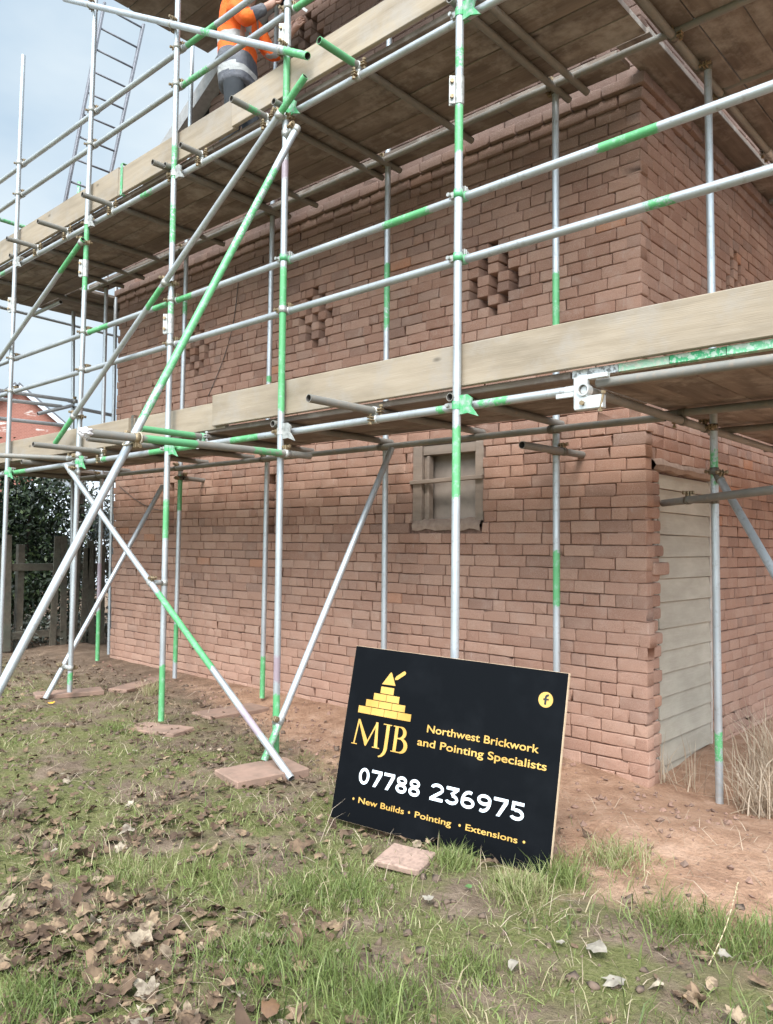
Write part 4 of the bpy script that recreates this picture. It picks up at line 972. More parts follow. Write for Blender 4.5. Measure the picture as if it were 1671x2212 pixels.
# ------------------------------------------------------------------ pads and slabs on the soil
PADM = plain('dusty_terracotta_pad', (.30, .185, .135), .95, 0, (.20, .13, .095), 9, .5)
SLABM = plain('pink_concrete_paver', (.36, .235, .18), .95, 0, (.22, .145, .11), 45, .7)
def pad(label, cx, cy, L, wd, th, ang, mat=PADM, tilt=(0, 0), name='sole_plate', cat='sole plate', grp='pads under the uprights', sink=.012):
    bm = bmesh.new(); v, f = box(-L/2, L/2, -wd/2, wd/2, 0, th, .006)
    vs = [bm.verts.new(p) for p in v]; [bm.faces.new([vs[i] for i in q]) for q in f]
    bmesh.ops.subdivide_edges(bm, edges=list(bm.edges), cuts=3, use_grid_fill=True)
    for p in bm.verts:
        d = noise.noise_vector(p.co*9+Vector((cx, cy, 0)))*.004+noise.noise_vector(p.co*30+Vector((cx, cy, 0)))*.002; p.co += d
    me = bpy.data.meshes.new(name); bm.to_mesh(me); bm.free(); me.materials.append(mat)
    o = bpy.data.objects.new(name, me); COL.objects.link(o); o.location = (cx, cy, max(ground_h(cx, cy), -.02)-sink)
    o.rotation_euler = (tilt[0], tilt[1], R(ang)); tag(o, label, cat, grp); return o
pad('reddish pad under the upright by the yellow leaf', -5.20, -1.36, .62, .23, .045, 73)
pad('half-buried reddish pad under the green topped inner upright', -5.20, -.60, .75, .22, .04, 115)
pad('soil-covered pad under the upright crossed by the green brace', -3.36, -1.52, .58, .24, .04, 14, tilt=(R(2), R(-2)), sink=.018)
pad('dusty pad under the inner upright behind the purple marks', -3.46, -.72, .62, .30, .04, 88)
pad('thick reddish brick pad under the marked upright and the crossing braces left of the sign', -1.80, -1.70, .52, .33, .06, 80, sink=.014)
c4 = [at(*p, Z=.06) for p in ((806, 1841), (861, 1813), (956, 1832), (882, 1870))]
cc = sum(c4, Vector())/4; dd = (c4[2]-c4[1]); pad('square pink concrete paver lying flat against the foot of the black sign', cc.x, cc.y, (c4[2]-c4[1]).length*.98, (c4[0]-c4[1]).length*1.0, .032, math.degrees(math.atan2(dd.y, dd.x)), SLABM, (R(3), R(2)), 'paving_slab', 'paving slab', None, sink=-.012)

# ------------------------------------------------------------------ fence, hedge, houses
fence = thing('timber_fence', 'dark gappy picket fence with two rails before the evergreen hedge', 'fence', (-8.6, 0, 0))
for z, y0, y1 in ((1.14, -2.2, 2.6), (.22, -2.2, 2.6)): MB().add(box(-.03, .03, y0, y1, z-.05, z+.05, .004)).obj('rail', POSTW, fence)
for y in (-1.75, -.42, .60, 2.2): MB().add(box(-.12, -.032, y-.045, y+.045, -.1, 1.45, .004)).obj('post', POSTW, fence)
yy = -2.1; rr = random.Random(5)
while yy < 2.5:
    gap = -.45 < yy < -.05 or .02 < yy < .12
    if not gap:
        h = rr.uniform(1.38, 1.56); F = Matrix.Translation((.041, yy, .02)) @ Matrix.Rotation(rr.gauss(0, .035), 4, 'X')
        MB().add(box(-.009, .009, -.045, .045, 0, h, .002), 0, F).obj('picket', POSTW, fence)
    yy += .135+rr.random()*.03
def leaf_cards(name, parent, mat, blobs, n, size, seed, thick=1.0):
    """leaf-sized faces spread through lumpy blobs (cx, cy, cz, rx, ry, rz)"""
    g = np.random.default_rng(seed); w_ = np.array([q[3]*q[4]*q[5] for q in blobs]); w_ = w_/w_.sum(); which = g.choice(len(blobs), n, p=w_)
    bb = np.array(blobs)[which]; d = g.normal(size=(n, 3)); d /= np.linalg.norm(d, axis=1)[:, None]
    rad = g.random(n)**(.40)*(1+.25*np.sin(d[:, 0]*7+d[:, 2]*5+which)); c = bb[:, :3]+d*rad[:, None]*bb[:, 3:]*thick
    a = g.normal(size=(n, 3)); a /= np.linalg.norm(a, axis=1)[:, None]; b2 = np.cross(a, g.normal(size=(n, 3))); b2 /= np.linalg.norm(b2, axis=1)[:, None]
    s = size*g.uniform(.6, 1.4, n)[:, None]
    V = np.stack([c-a*s, c+b2*s*.45, c+a*s, c-b2*s*.45], 1).reshape(-1, 3); V[:, 2] = np.maximum(V[:, 2], .01)
    me = bpy.data.meshes.new(name); me.vertices.add(4*n); me.vertices.foreach_set('co', V.ravel()); me.loops.add(4*n); me.loops.foreach_set('vertex_index', np.arange(4*n))
    me.polygons.add(n); me.polygons.foreach_set('loop_start', np.arange(0, 4*n, 4)); me.polygons.foreach_set('loop_total', np.full(n, 4)); me.update(calc_edges=True)
    at_ = me.attributes.new('tint', 'FLOAT', 'POINT'); at_.data.foreach_set('value', np.repeat(g.random(n), 4)); me.materials.append(mat)
    o = bpy.data.objects.new(name, me); COL.objects.link(o); o.parent = parent; return o
def leafmat(name, stops, rough=.5):
    m, t, b = newmat(name); lk(t, ramp(t, attr(t, 'tint'), stops), b.inputs['Base Color']); b.inputs['Roughness'].default_value = rough; return m
HEDGE = leafmat('dark_evergreen_leaf', [(0, (.008, .015, .007)), (.6, (.02, .036, .013)), (.92, (.045, .07, .022)), (1, (.10, .13, .05))])
BUSH = leafmat('grey_green_leaf', [(0, (.03, .035, .022)), (.6, (.07, .075, .05)), (1, (.22, .22, .19))])
BARK = plain('dark_bark', (.07, .05, .04), .95, 0, (.035, .028, .022), 12, .6)
def limbs(name, parent, segs):
    mb = MB()
    for a, b_, r0, r1 in segs:
        a, b_ = Vector(a), Vector(b_); F = frame(b_-a); F.translation = (a+b_)/2; mb.add(cyl(r0, (b_-a).length, 8, r1), 0, F)
    return mb.obj(name, BARK, parent, True)
def shrub(label, blobs, trunks, n, size, mat, seed, cat='hedge', name='evergreen_hedge'):
    t_ = thing(name, label, cat, (0, 0, 0), 'shrubs beyond the fence'); leaf_cards('foliage', t_, mat, blobs, n, size, seed); limbs('trunk', t_, trunks); return t_
rr = random.Random(9)
bl = [(-10.2+rr.uniform(-.5, .5), y, rr.uniform(.5, 2.3), .75, .65, .7) for y in np.arange(-3, .75, .28) for _ in range(3)]
bl = [q for q in bl if q[2]+q[5] < 3.05]
shrub('dense dark evergreen hedge beyond the left half of the fence', bl, [((-10.2, y, 0), (-10.1, y+.1, 1.9), .07, .03) for y in (-2.4, -1.5, -.6, .2)], 46000, .042, HEDGE, 3)
bl = [(-10.0+rr.uniform(-.3, .3), y, rr.uniform(.4, 2.4), .45, .4, .5) for y in np.arange(.9, 2.3, .3) for _ in range(3)]
shrub('thin leggy shrub letting sky glints through by the left wall end', bl, [((-10, 1.0, 0), (-9.9, 1.05, 2.6), .075, .05), ((-9.9, 1.6, 0), (-9.7, 1.8, 1.9), .03, .012), ((-9.9, 1.6, .6), (-9.8, 1.3, 2.0), .02, .01)], 6000, .036, BUSH, 4, 'shrub', 'garden_shrub')
bl = [(-12.6+rr.uniform(-.4, .4), y, rr.uniform(.8, 2.4), .8, .8, .7) for y in np.arange(-3, 1.6, .45) for _ in range(2)]
shrub('second row of dark evergreen bushes deeper behind the hedge', bl, [((-12.6, y, 0), (-12.5, y, 2), .08, .03) for y in (-2, -.5, 1)], 26000, .06, HEDGE, 8)
bl = [(-8.95+rr.uniform(-.2, .2), y, rr.uniform(.1, .35), .35, .3, .22) for y in np.arange(-1.8, 1.3, .3)]
shrub('low tangle of undergrowth at the foot of the dark fence', bl, [((-8.9, y, 0), (-8.8, y+.1, .4), .012, .005) for y in (-1.2, -.3, .5)], 5000, .03, BUSH, 6, 'undergrowth', 'undergrowth')
RBRICK, t, b = newmat('red_house_brick'); tb = N(t, 'ShaderNodeTexBrick'); tcb = N(t, 'ShaderNodeTexCoord'); lk(t, tcb.outputs['Object'], tb.inputs['Vector'])
mpb = N(t, 'ShaderNodeMapping'); mpb.inputs['Rotation'].default_value = (R(90), 0, 0); lk(t, tcb.outputs['Object'], mpb.inputs[0]); lk(t, mpb.outputs[0], tb.inputs['Vector'])
tb.inputs['Scale'].default_value = 4.4; tb.inputs['Color1'].default_value = (.30, .12, .085, 1); tb.inputs['Color2'].default_value = (.25, .10, .072, 1); tb.inputs['Mortar'].default_value = (.40, .20, .15, 1); tb.inputs['Mortar Size'].default_value = .015
nb = noise_n(t, 1.1, 5, mapscale=(1, 1, 3.5)); lk(t, mixc(t, maprange(t, nb, .60, .66), tb.outputs[0], (.60, .52, .47)), b.inputs['Base Color']); b.inputs['Roughness'].default_value = .9
WREND = plain('pale_blue_render', (.62, .66, .70), .9, 0, (.55, .59, .63), 3)
def house(label, px, py_dummy, depth, half, eave, apex, length, wallm, grp, windows=()):
    d = ray(px, 1195); c = CAM+d*depth; c.z = 0; dh = Vector((d.x, d.y, 0)).normalized(); rx = Vector((dh.y, -dh.x, 0))
    root = thing('house', label, 'house', (0, 0, 0), grp)
    Mx = Matrix((rx, dh, Vector((0, 0, 1)))).transposed().to_4x4(); Mx.translation = c; root.matrix_world = Mx
    v = [(-half, 0, -.1), (half, 0, -.1), (half, 0, eave), (0, 0, apex), (-half, 0, eave)]; v += [(x, length, z) for x, _, z in v]
    mesh_obj('wall', v, [[0, 1, 2, 3, 4], [9, 8, 7, 6, 5], [1, 6, 7, 2], [0, 4, 9, 5]], wallm, root)
    s_ = (apex-eave)/half; mb = MB(); o_ = .3
    mb.add(slab(-half-o_, eave-s_*o_+.03, 0, apex+.03, -.2, length+.2, .12)); mb.add(slab(0, apex+.03, half+o_, eave-s_*o_+.03, -.2, length+.2, .12)); mb.obj('roof', SLATE, root)
    mb = MB(); mb.add(slab(-half-o_, eave-s_*o_-.12, 0, apex-.12, -.26, -.205, .16)); mb.add(slab(0, apex-.12, half+o_, eave-s_*o_-.12, -.26, -.205, .16)); mb.obj('bargeboard', WREND, root)
    for (x, z, w2, h2) in windows:
        wd = MB().add(box(x-w2, x+w2, -.05, .02, z-h2, z+h2, .005)).obj('window', WREND, root)
        MB().add(box(x-w2+.07, x+w2-.07, -.07, -.051, z-h2+.07, z+h2-.07)).obj('pane', plain('dark_window_glass', (.05, .06, .07), .1), wd)
    return root
house('distant red brick house gable with pale patches and a sloping verge at the left edge', 26, 0, 30, 4.2, 4.0, 7.5, 8, RBRICK, 'houses in the distance', [(-1.6, 3.9, .5, .6)])
house('pale rendered house glimpsed through the shrub beside the left wall end', 205, 0, 26, 2.6, 3.0, 4.2, 6, WREND, 'houses in the distance', [(.2, 2.05, .45, .5)])

# ------------------------------------------------------------------ grass, leaves, straw
def inpoly_mask(x, y): return True
def nz2(x, y, s, o): return np.array([noise.noise(Vector((a*s+o, b_*s-o, o))) for a, b_ in zip(x, y)])
def gh(x, y): return np.array([ground_h(a, b_) for a, b_ in zip(x, y)])
def red_line(x): return np.interp(x, [-5.0, .6], [-.35, -1.85])
def in_view(x, y, z=0, m=90):
    dx, dy, dz = x-CAM.x, y-CAM.y, z-CAM.z
    zc = dx*_f.x+dy*_f.y+dz*_f.z; px = PCX+FPX*(dx*CR.x+dy*CR.y+dz*CR.z)/zc; py = PCY+FPX*(dx*CD.x+dy*CD.y+dz*CD.z)/zc
    return (zc > .5) & (px > -m*3) & (px < 1671+m*3) & (py < 2212+m*3)
def blades(name, x, y, z, h, wd, lean, tint, mat, label=None):
    n = len(x); ang = rng.uniform(0, 2*math.pi, n); la = rng.uniform(0, 2*math.pi, n)
    dx, dy = np.cos(ang)*wd, np.sin(ang)*wd; lx, ly = np.cos(la)*lean*h, np.sin(la)*lean*h
    hz = h*np.sqrt(np.maximum(.06, 1-np.minimum(lean, 1.15)**2*.72))
    P = np.zeros((n, 5, 3)); P[:, 0] = np.stack([x-dx, y-dy, z-.004], 1); P[:, 1] = np.stack([x+dx, y+dy, z-.004], 1)
    P[:, 2] = np.stack([x+lx*.38-dx*.8, y+ly*.38-dy*.8, z+hz*.62], 1); P[:, 3] = np.stack([x+lx*.38+dx*.8, y+ly*.38+dy*.8, z+hz*.62], 1)
    P[:, 4] = np.stack([x+lx, y+ly, z+hz*np.where(lean > .75, .72, 1.0)], 1)
    me = bpy.data.meshes.new(name); me.vertices.add(5*n); me.vertices.foreach_set('co', P.ravel())
    o5 = np.arange(n)[:, None]*5; li = np.concatenate([o5+0, o5+1, o5+3, o5+2, o5+2, o5+3, o5+4], 1)
    me.loops.add(7*n); me.loops.foreach_set('vertex_index', li.ravel()); me.polygons.add(2*n)
    ls = np.stack([np.arange(n)*7, np.arange(n)*7+4], 1).ravel(); lt = np.tile([4, 3], n)
    me.polygons.foreach_set('loop_start', ls); me.polygons.foreach_set('loop_total', lt); me.polygons.foreach_set('use_smooth', np.ones(2*n, bool)); me.update(calc_edges=True)
    a_ = me.attributes.new('tint', 'FLOAT', 'POINT'); a_.data.foreach_set('value', np.repeat(tint, 5)); me.materials.append(mat)
    o = bpy.data.objects.new(name, me); COL.objects.link(o); o['kind'] = 'stuff'; return o
def blade_mat(name, stops):
    m, t, b = newmat(name); lk(t, ramp(t, attr(t, 'tint'), stops), b.inputs['Base Color']); b.inputs['Roughness'].default_value = .5; b.inputs['Specular IOR Level'].default_value = .3
    tr = N(t, 'ShaderNodeBsdfTranslucent'); ms_ = N(t, 'ShaderNodeMixShader'); ms_.inputs[0].default_value = .3
    lk(t, ramp(t, attr(t, 'tint'), stops), tr.inputs[0]); lk(t, b.outputs[0], ms_.inputs[1]); lk(t, tr.outputs[0], ms_.inputs[2]); lk(t, ms_.outputs[0], t.nodes['Material Output'].inputs[0]); return m
GRASS = blade_mat('grass_blade', [(0, (.06, .085, .025)), (.35, (.135, .175, .05)), (.6, (.225, .26, .085)), (.78, (.31, .31, .14)), (.86, (.38, .31, .18)), (1, (.48, .39, .25))])
STRAW = blade_mat('dry_straw', [(0, (.27, .19, .13)), (.5, (.46, .35, .25)), (1, (.62, .51, .39))])
n0 = 230000
x = rng.uniform(-8, 3.0, n0); y = -4.7+(rng.random(n0)**1.25)*4.3
k = in_view(x, y); x, y = x[k], y[k]
dist = np.hypot(x-CAM.x, y-CAM.y)
pz = nz2(x, y, 1.7, 4)+.6*nz2(x, y, 4.5, 8); rl = y-red_line(x)+.35*nz2(x, y, 2.2, 2)
dens = np.clip((pz+.12)*2.0, 0, 1)**1.3*np.clip(-rl*3.0-.1, 0, 1)*np.clip(1.25-dist/7.5, .12, 1)
dens += .10*np.clip(-rl*2, 0, 1)*(dist < 4)
fx = np.exp(-((x+.9)**2+(y+2.3)**2)/.5)*.25; dens += fx
leafz = nz2(x, y, 1.1, 21); left = np.clip((-x-.2)/2.2, 0, 1)*np.clip((dist-1.2)/1.0, 0, 1)
dens *= 1-.55*np.clip(leafz*2.2+left*.9, 0, 1)
k = rng.random(len(x)) < dens*.30; x, y, dist, pz = x[k], y[k], dist[k], pz[k]
n = len(x); hh = rng.gamma(4.5, .0145, n)*(1+.6*np.clip(pz, 0, 1))*np.clip(1.5-dist/6, .5, 1.2)
lean = np.clip(rng.normal(.80, .30, n), .05, 1.25)
tint = np.clip(rng.normal(.40, .17, n)+.16*nz2(x, y, 2.6, 31), 0, 1); dry = rng.random(n) < .22; tint[dry] = rng.uniform(.8, 1, dry.sum())
blades('grass', x, y, gh(x, y), hh, rng.uniform(.0013, .0032, n), lean, tint, GRASS)
# short turf in patches
n0 = 170000; x = rng.uniform(-7, 3.0, n0); y = -4.7+(rng.random(n0)**1.15)*3.7; k = in_view(x, y); x, y = x[k], y[k]; dist = np.hypot(x-CAM.x, y-CAM.y)
rl = y-red_line(x)+.4*nz2(x, y, 2.2, 2); pt = nz2(x, y, 1.3, 44)+.7*nz2(x, y, 3.7, 45); left = np.clip((-x-.6)/2.0, 0, 1)
k = rng.random(len(x)) < np.clip(.42+pt*1.4-left*.25, 0, 1)*np.clip(-rl*3.0-.05, 0, 1)*np.clip(2.3-dist/3.2, .2, 1)*.85; x, y = x[k], y[k]; n = len(x)
tint = np.clip(rng.normal(.62, .15, n), 0, .79); dry = rng.random(n) < .18; tint[dry] = rng.uniform(.8, 1, dry.sum())
blades('short_turf', x, y, gh(x, y), rng.gamma(5, .0062, n), rng.uniform(.0013, .0028, n), np.clip(rng.normal(.85, .3, n), .1, 1.25), tint, GRASS)
# coarse tufts at the foot of the sign and elsewhere
tx, ty, th, tt = [], [], [], []
for (px, py, cnt, rad, hgt, tn) in ((1120, 1935, 700, .12, .13, .72), (985, 1870, 420, .09, .10, .55), (1215, 1900, 380, .10, .12, .5), (1330, 1870, 420, .16, .12, .72), (1480, 2010, 700, .22, .11, .42), (1010, 2095, 380, .12, .09, .5), (640, 1930, 420, .13, .10, .45),
                                 (760, 1935, 380, .14, .10, .42), (560, 2080, 600, .2, .11, .36), (690, 2110, 500, .18, .11, .42), (300, 1880, 420, .16, .10, .66), (450, 1900, 380, .15, .10, .55), (90, 2150, 600, .16, .12, .38), (330, 1500, 300, .10, .16, .85), (250, 1580, 300, .15, .08, .45), (1640, 2050, 500, .2, .11, .4), (830, 2180, 600, .16, .12, .4)):
    p = at(px, py, Z=0); tx.append(rng.normal(p.x, rad*.55, cnt)); ty.append(rng.normal(p.y, rad*.55, cnt)); th.append(rng.uniform(.45, 1.15, cnt)*hgt); tt.append(np.clip(rng.normal(tn, .13, cnt), 0, 1))
tx, ty, th, tt = map(np.concatenate, (tx, ty, th, tt))
blades('grass_tufts', tx, ty, gh(tx, ty), th, rng.uniform(.0012, .0026, len(tx)), np.clip(rng.normal(.75, .28, len(tx)), .1, 1.25), tt, GRASS)
# tall dry straw by the door and along the side wall
sx, sy, sh_ = [], [], []
for (px, py, cnt, rad, hgt) in ((1660, 1740, 260, .13, .38), (1620, 1722, 45, .08, .22), (1680, 1690, 330, .17, .58), (1480, 1690, 22, .12, .45), (1425, 1680, 14, .06, .38), (1705, 1720, 200, .2, .55)):
    p = at(px, py, Z=-.05); sx.append(rng.normal(p.x, rad*.6, cnt)); sy.append(rng.normal(p.y, rad*.6, cnt)); sh_.append(rng.uniform(.4, 1.1, cnt)*hgt)
sx, sy, sh_ = map(np.concatenate, (sx, sy, sh_)); sx = np.maximum(sx, .05); n = len(sx)
blades('dry_grass', sx, sy, gh(sx, sy), sh_, rng.uniform(.0018, .0045, n), np.clip(rng.normal(.62, .34, n), .05, 1.2), np.clip(rng.normal(.55, .25, n), 0, 1), STRAW)
# fallen leaves: lobed, curled
LEAF, t, b = newmat('fallen_leaf'); tn = attr(t, 'tint'); n1 = noise_n(t, 35, 4)
c = ramp(t, tn, [(0, (.065, .04, .026)), (.3, (.13, .082, .052)), (.6, (.21, .138, .085)), (.82, (.30, .205, .125)), (.95, (.31, .235, .16)), (1, (.42, .36, .28))])
n2 = noise_n(t, 9, 3); c = mixc(t, maprange(t, n2, .45, .65, 0, .6), c, (.045, .028, .02)); lk(t, mixc(t, maprange(t, n1, .45, .62, 0, .7), c, (.06, .038, .026)), b.inputs['Base Color']); b.inputs['Roughness'].default_value = .85; b.inputs['Specular IOR Level'].default_value = .2; bump(t, b, n1, .3, .004)
def leaf_outline(kind):
    if kind == 0: tipl = [(0, 1.0), (18, .78), (34, .60), (52, .86), (66, .70), (86, .50), (112, .66), (140, .46), (180, .20)]       # maple-like
    elif kind == 1: tipl = [(0, 1.0), (20, .68), (34, .78), (58, .52), (80, .62), (110, .44), (140, .48), (180, .3)]
    else: tipl = [(0, 1.0), (25, .72), (60, .5), (100, .44), (140, .42), (180, .55)]
    pts = [(r_*math.cos(R(a)), r_*math.sin(R(a))) for a, r_ in tipl]
    return pts+[(x_, -y_) for x_, y_ in pts[-2:0:-1]]
OUTL = [leaf_outline(k) for k in range(3)]
def leaves(name, x, y, z, size, tint, mat, curl=1.0, flat=.35):
    V, F, T = [], [], []
    for i in range(len(x)):
        ol = OUTL[int(rng.integers(0, 3))]; s = size[i]; m = len(ol); o = len(V)
        ca, cb, cw = rng.normal(.1, .5)*curl, rng.normal(.3, .5)*curl, rng.normal(0, .35)*curl
        q = Matrix.Rotation(rng.uniform(0, 6.283), 3, 'Z') @ Matrix.Rotation(rng.normal(0, flat), 3, 'X') @ Matrix.Rotation(rng.normal(0, flat), 3, 'Y')
        def put(px, py):
            pz_ = ca*px*px*.7+cb*py*py*.9+cw*px*py+rng.normal(0, .055)
            V.append(q @ Vector((px*s*.5, py*s*.5, pz_*s*.5)))
        put(0, 0)
        for (px, py) in ol: put(px*.55, py*.55)
        for (px, py) in ol: k_ = rng.uniform(.72, 1.12); put(px*k_, py*k_)
        mz = min(v.z for v in V[o:]); base = Vector((x[i], y[i], z[i]-mz*.75+.002))
        for k2 in range(o, len(V)): V[k2] = V[k2]+base
        for k2 in range(m):
            F.append([o, o+1+k2, o+1+(k2+1) % m]); F.append([o+1+k2, o+1+m+k2, o+1+m+(k2+1) % m, o+1+(k2+1) % m])
        T += [tint[i]]*(1+2*m)
    ob = mesh_obj(name, V, F, mat, None, True, None, {'tint': T}); return ob
n0 = 26000; x = rng.uniform(-8, 3.0, n0); y = rng.uniform(-4.6, -.25, n0); k = in_view(x, y, 0, 30); x, y = x[k], y[k]
dist = np.hypot(x-CAM.x, y-CAM.y); rl = y-red_line(x); lz = nz2(x, y, 1.1, 21)+.5*nz2(x, y, 3.0, 22)
left = np.clip((-x+.35)/1.9, 0, 1)
dens = np.clip(.02+lz*.70+left*.62, .02, 1)*np.clip(.25-rl*2.2, .05, 1)*np.clip(1.5-dist/7.5, .45, 1)
k = rng.random(len(x)) < dens*.66; x, y, dist = x[k], y[k], dist[k]
# the deep drift in the left foreground
m_ = 640; xa = rng.normal(at(230, 2080, Z=0).x, .42, m_); ya = rng.normal(at(230, 2080, Z=0).y, .30, m_); x = np.concatenate([x, xa]); y = np.concatenate([y, ya]); dist = np.hypot(x-CAM.x, y-CAM.y)
n = len(x); size = np.clip(rng.gamma(7, .0125, n), .03, .17)*np.clip(1.25-dist/9, .6, 1.1)
tint = np.clip(rng.beta(1.3, 1.5, n)*.98, 0, .97); pale = rng.random(n) < .035; tint[pale] = rng.uniform(.93, 1, pale.sum())
lo = leaves('fallen_leaves', x, y, gh(x, y)+rng.uniform(0, .022, n), size, tint, LEAF, .9, .27); lo['kind'] = 'stuff'
# crumbs of brick and soil along the wall foot, twigs in the litter
n = 2600; x = rng.uniform(-6.8, 2.2, n); y = rng.uniform(-2.4, -.05, n); k = in_view(x, y) & ((y > red_line(x)-.10)); x, y = x[k], y[k]
CV, CF = [], []; zz = gh(x, y)
for i in range(len(x)):
    s = min(.022, rng.gamma(1.5, .0048)+.002); o = len(CV); q = [Vector(p)*s for p in ((1, 0, 0), (-1, .2, 0), (0, 1, .1), (.1, -1, 0), (0, .1, .8), (0, 0, -.7))]
    q = [p+Vector(rng.normal(0, .25, 3))*s for p in q]; CV += [p+Vector((x[i], y[i], zz[i]+s*.3)) for p in q]
    CF += [[o+a, o+b2, o+c2] for a, b2, c2 in ((0, 2, 4), (2, 1, 4), (1, 3, 4), (3, 0, 4), (2, 0, 5), (1, 2, 5), (3, 1, 5), (0, 3, 5))]
CR_ = plain('brick_crumb', (.28, .16, .115), .95, 0, (.12, .08, .06), 3, .2)
mesh_obj('brick_crumbs', CV, CF, CR_)['kind'] = 'stuff'
n = 5500; x = rng.uniform(-6.8, 2.6, n); y = rng.uniform(-4.4, -.3, n); k = in_view(x, y) & (y < red_line(x)+.3); x, y = x[k], y[k]; cz = nz2(x, y, 1.9, 61); k = cz > -.1; x, y = x[k], y[k]
CV, CF = [], []; zz = gh(x, y)
for i in range(len(x)):
    s = min(.028, rng.gamma(1.7, .0062)+.003); o = len(CV); q = [Vector(p)*s for p in ((1, 0, 0), (-1, .2, 0), (0, 1, .1), (.1, -1, 0), (0, .1, .6), (0, 0, -.7))]
    q = [p+Vector(rng.normal(0, .25, 3))*s for p in q]; CV += [p+Vector((x[i], y[i], zz[i]+s*.15)) for p in q]
    CF += [[o+a, o+b2, o+c2] for a, b2, c2 in ((0, 2, 4), (2, 1, 4), (1, 3, 4), (3, 0, 4), (2, 0, 5), (1, 2, 5), (3, 1, 5), (0, 3, 5))]
mesh_obj('soil_clods', CV, CF, plain('dark_soil_clod', (.15, .10, .07), .95, 0, (.09, .06, .042), 3, .2), None, True)['kind'] = 'stuff'
n = 4200; x = rng.uniform(-6.5, 2.4, n); y = rng.uniform(-4.4, -.6, n); k = in_view(x, y); x, y = x[k], y[k]; n = len(x)
blades('twigs', x, y, gh(x, y)+.006, rng.gamma(3, .03, n)+.02, rng.uniform(.001, .0022, n), rng.uniform(.9, 1.25, n), rng.uniform(0, .8, n), STRAW)
# single leaves one can point to
def one_leaf(px, py, size, col, label, seed, curl=.8, flat=.2, lift=.0):
    global rng; keep = rng; rng = np.random.default_rng(seed); p = at(px, py, Z=0); z = ground_h(p.x, p.y)+lift
    o = leaves('dry_leaf', [0.], [0.], [0.], [size], [.5], col, curl, flat); rng = keep
    o.location = (p.x, p.y, z+.012); tag(o, label, 'leaf', 'single leaves lying on the ground'); return o
YEL = plain('yellow_leaf', (.80, .42, .02), .5, 0, (.70, .33, .02)); PALE = plain('bleached_leaf', (.30, .26, .205), .9, 0, (.17, .14, .11), 25, .4); RUST = plain('rusty_leaf', (.20, .105, .05), .6, 0, (.13, .07, .04), 25); GLF = plain('green_leaf', (.10, .19, .06), .5)
one_leaf(110, 1521, .10, YEL, 'small bright yellow leaf on the dark soil before the leftmost pad', 1, .3, .1)
one_leaf(1292, 2072, .15, PALE, 'large bleached curled leaf lying at the right foreground', 22, .55, .15, .012)
one_leaf(1335, 2125, .13, PALE, 'pale lobed leaf lying just below the large bleached leaf', 31, .5, .15)
one_leaf(930, 1955, .085, PALE, 'small pale leaf in the grass below the square paver', 24, .6, .2, .015)
one_leaf(1560, 2085, .09, PALE, 'pale crumpled leaf beside the tall dry stalk', 25, .6, .2, .01)
one_leaf(1110, 2090, .085, PALE, 'pale folded leaf left of the large bleached leaf', 26, .6, .2, .01)
one_leaf(260, 2082, .11, RUST, 'rust brown rounded leaf in the left foreground drift', 7, .7, .3, .03)
one_leaf(585, 2185, .17, RUST, 'big rust brown lobed leaf at the bottom of the picture', 8, .6, .25, .02)
one_leaf(1015, 1925, .055, GLF, 'small green leaf under the lower edge of the sign', 9, .5, .2, .01)
one_leaf(1215, 2048, .07, PALE, 'olive-pale oval leaf on bare soil above the large bleached leaf', 10, .5, .2, .004)
# the tall dry stalk at the right
a = at(1528, 2092, Z=0); b_ = at(1594, 1905, Y=a.y+.05); mb = MB(); v = []
pts = [a.lerp(b_, q)+Vector((.012*math.sin(q*3), 0, 0)) for q in [i/10 for i in range(11)]]
for i in range(10):
    F = frame(pts[i+1]-pts[i]); F.translation = (pts[i]+pts[i+1])/2; mb.add(cyl(.0022-.00012*i, (pts[i+1]-pts[i]).length*1.02, 6), 0, F)
for i in range(9):
    F = frame(Vector((rng.normal(0, .5), rng.normal(0, .5), 1))); F.translation = pts[8].lerp(pts[10], i/9); mb.add(cyl(.003, .014, 5, .0006), 0, F)
tag(mb.obj('grass_stalk', plain('straw_stalk', (.55, .42, .26), .7), None, True), 'single tall dry grass stalk standing in the right foreground', 'grass stalk')
# ------------------------------------------------------------------ ladder
lad = thing('ladder', 'grey metal ladder rising behind the upper guard rails at the top left', 'ladder', (-6, -1, 4.72))
XL0 = -6.0; la0, la1 = at(140, 443, X=XL0), at(222, 27, X=XL0); lb0, lb1 = at(239, 377, X=XL0), at(311, 50, X=XL0)
la0, la1 = ext(la0, la1, 4.73, 7.62); lb0, lb1 = ext(lb0, lb1, 4.73, 7.62)
LADM = metal('ladder_alloy', (.20, .20, .22), .6, .3, .7); o0 = Vector((-6, -1, 4.72))
for a, b_ in ((la0, la1), (lb0, lb1)):
    F = frame(b_-a, Vector((0, 1, 0))); F.translation = (a+b_)/2-o0; MB().add(box(-.014, .014, -.024, .024, -(b_-a).length/2, (b_-a).length/2, .004), 0, F).obj('stile', LADM, lad)
for i in range(11):
    q = (.16+.268*i)/2.89; a, b_ = la0.lerp(la1, q), lb0.lerp(lb1, q); F = frame(b_-a); F.translation = (a+b_)/2-o0; MB().add(cyl(.0115, (b_-a).length, 10), 0, F).obj('rung', LADM, lad, True)

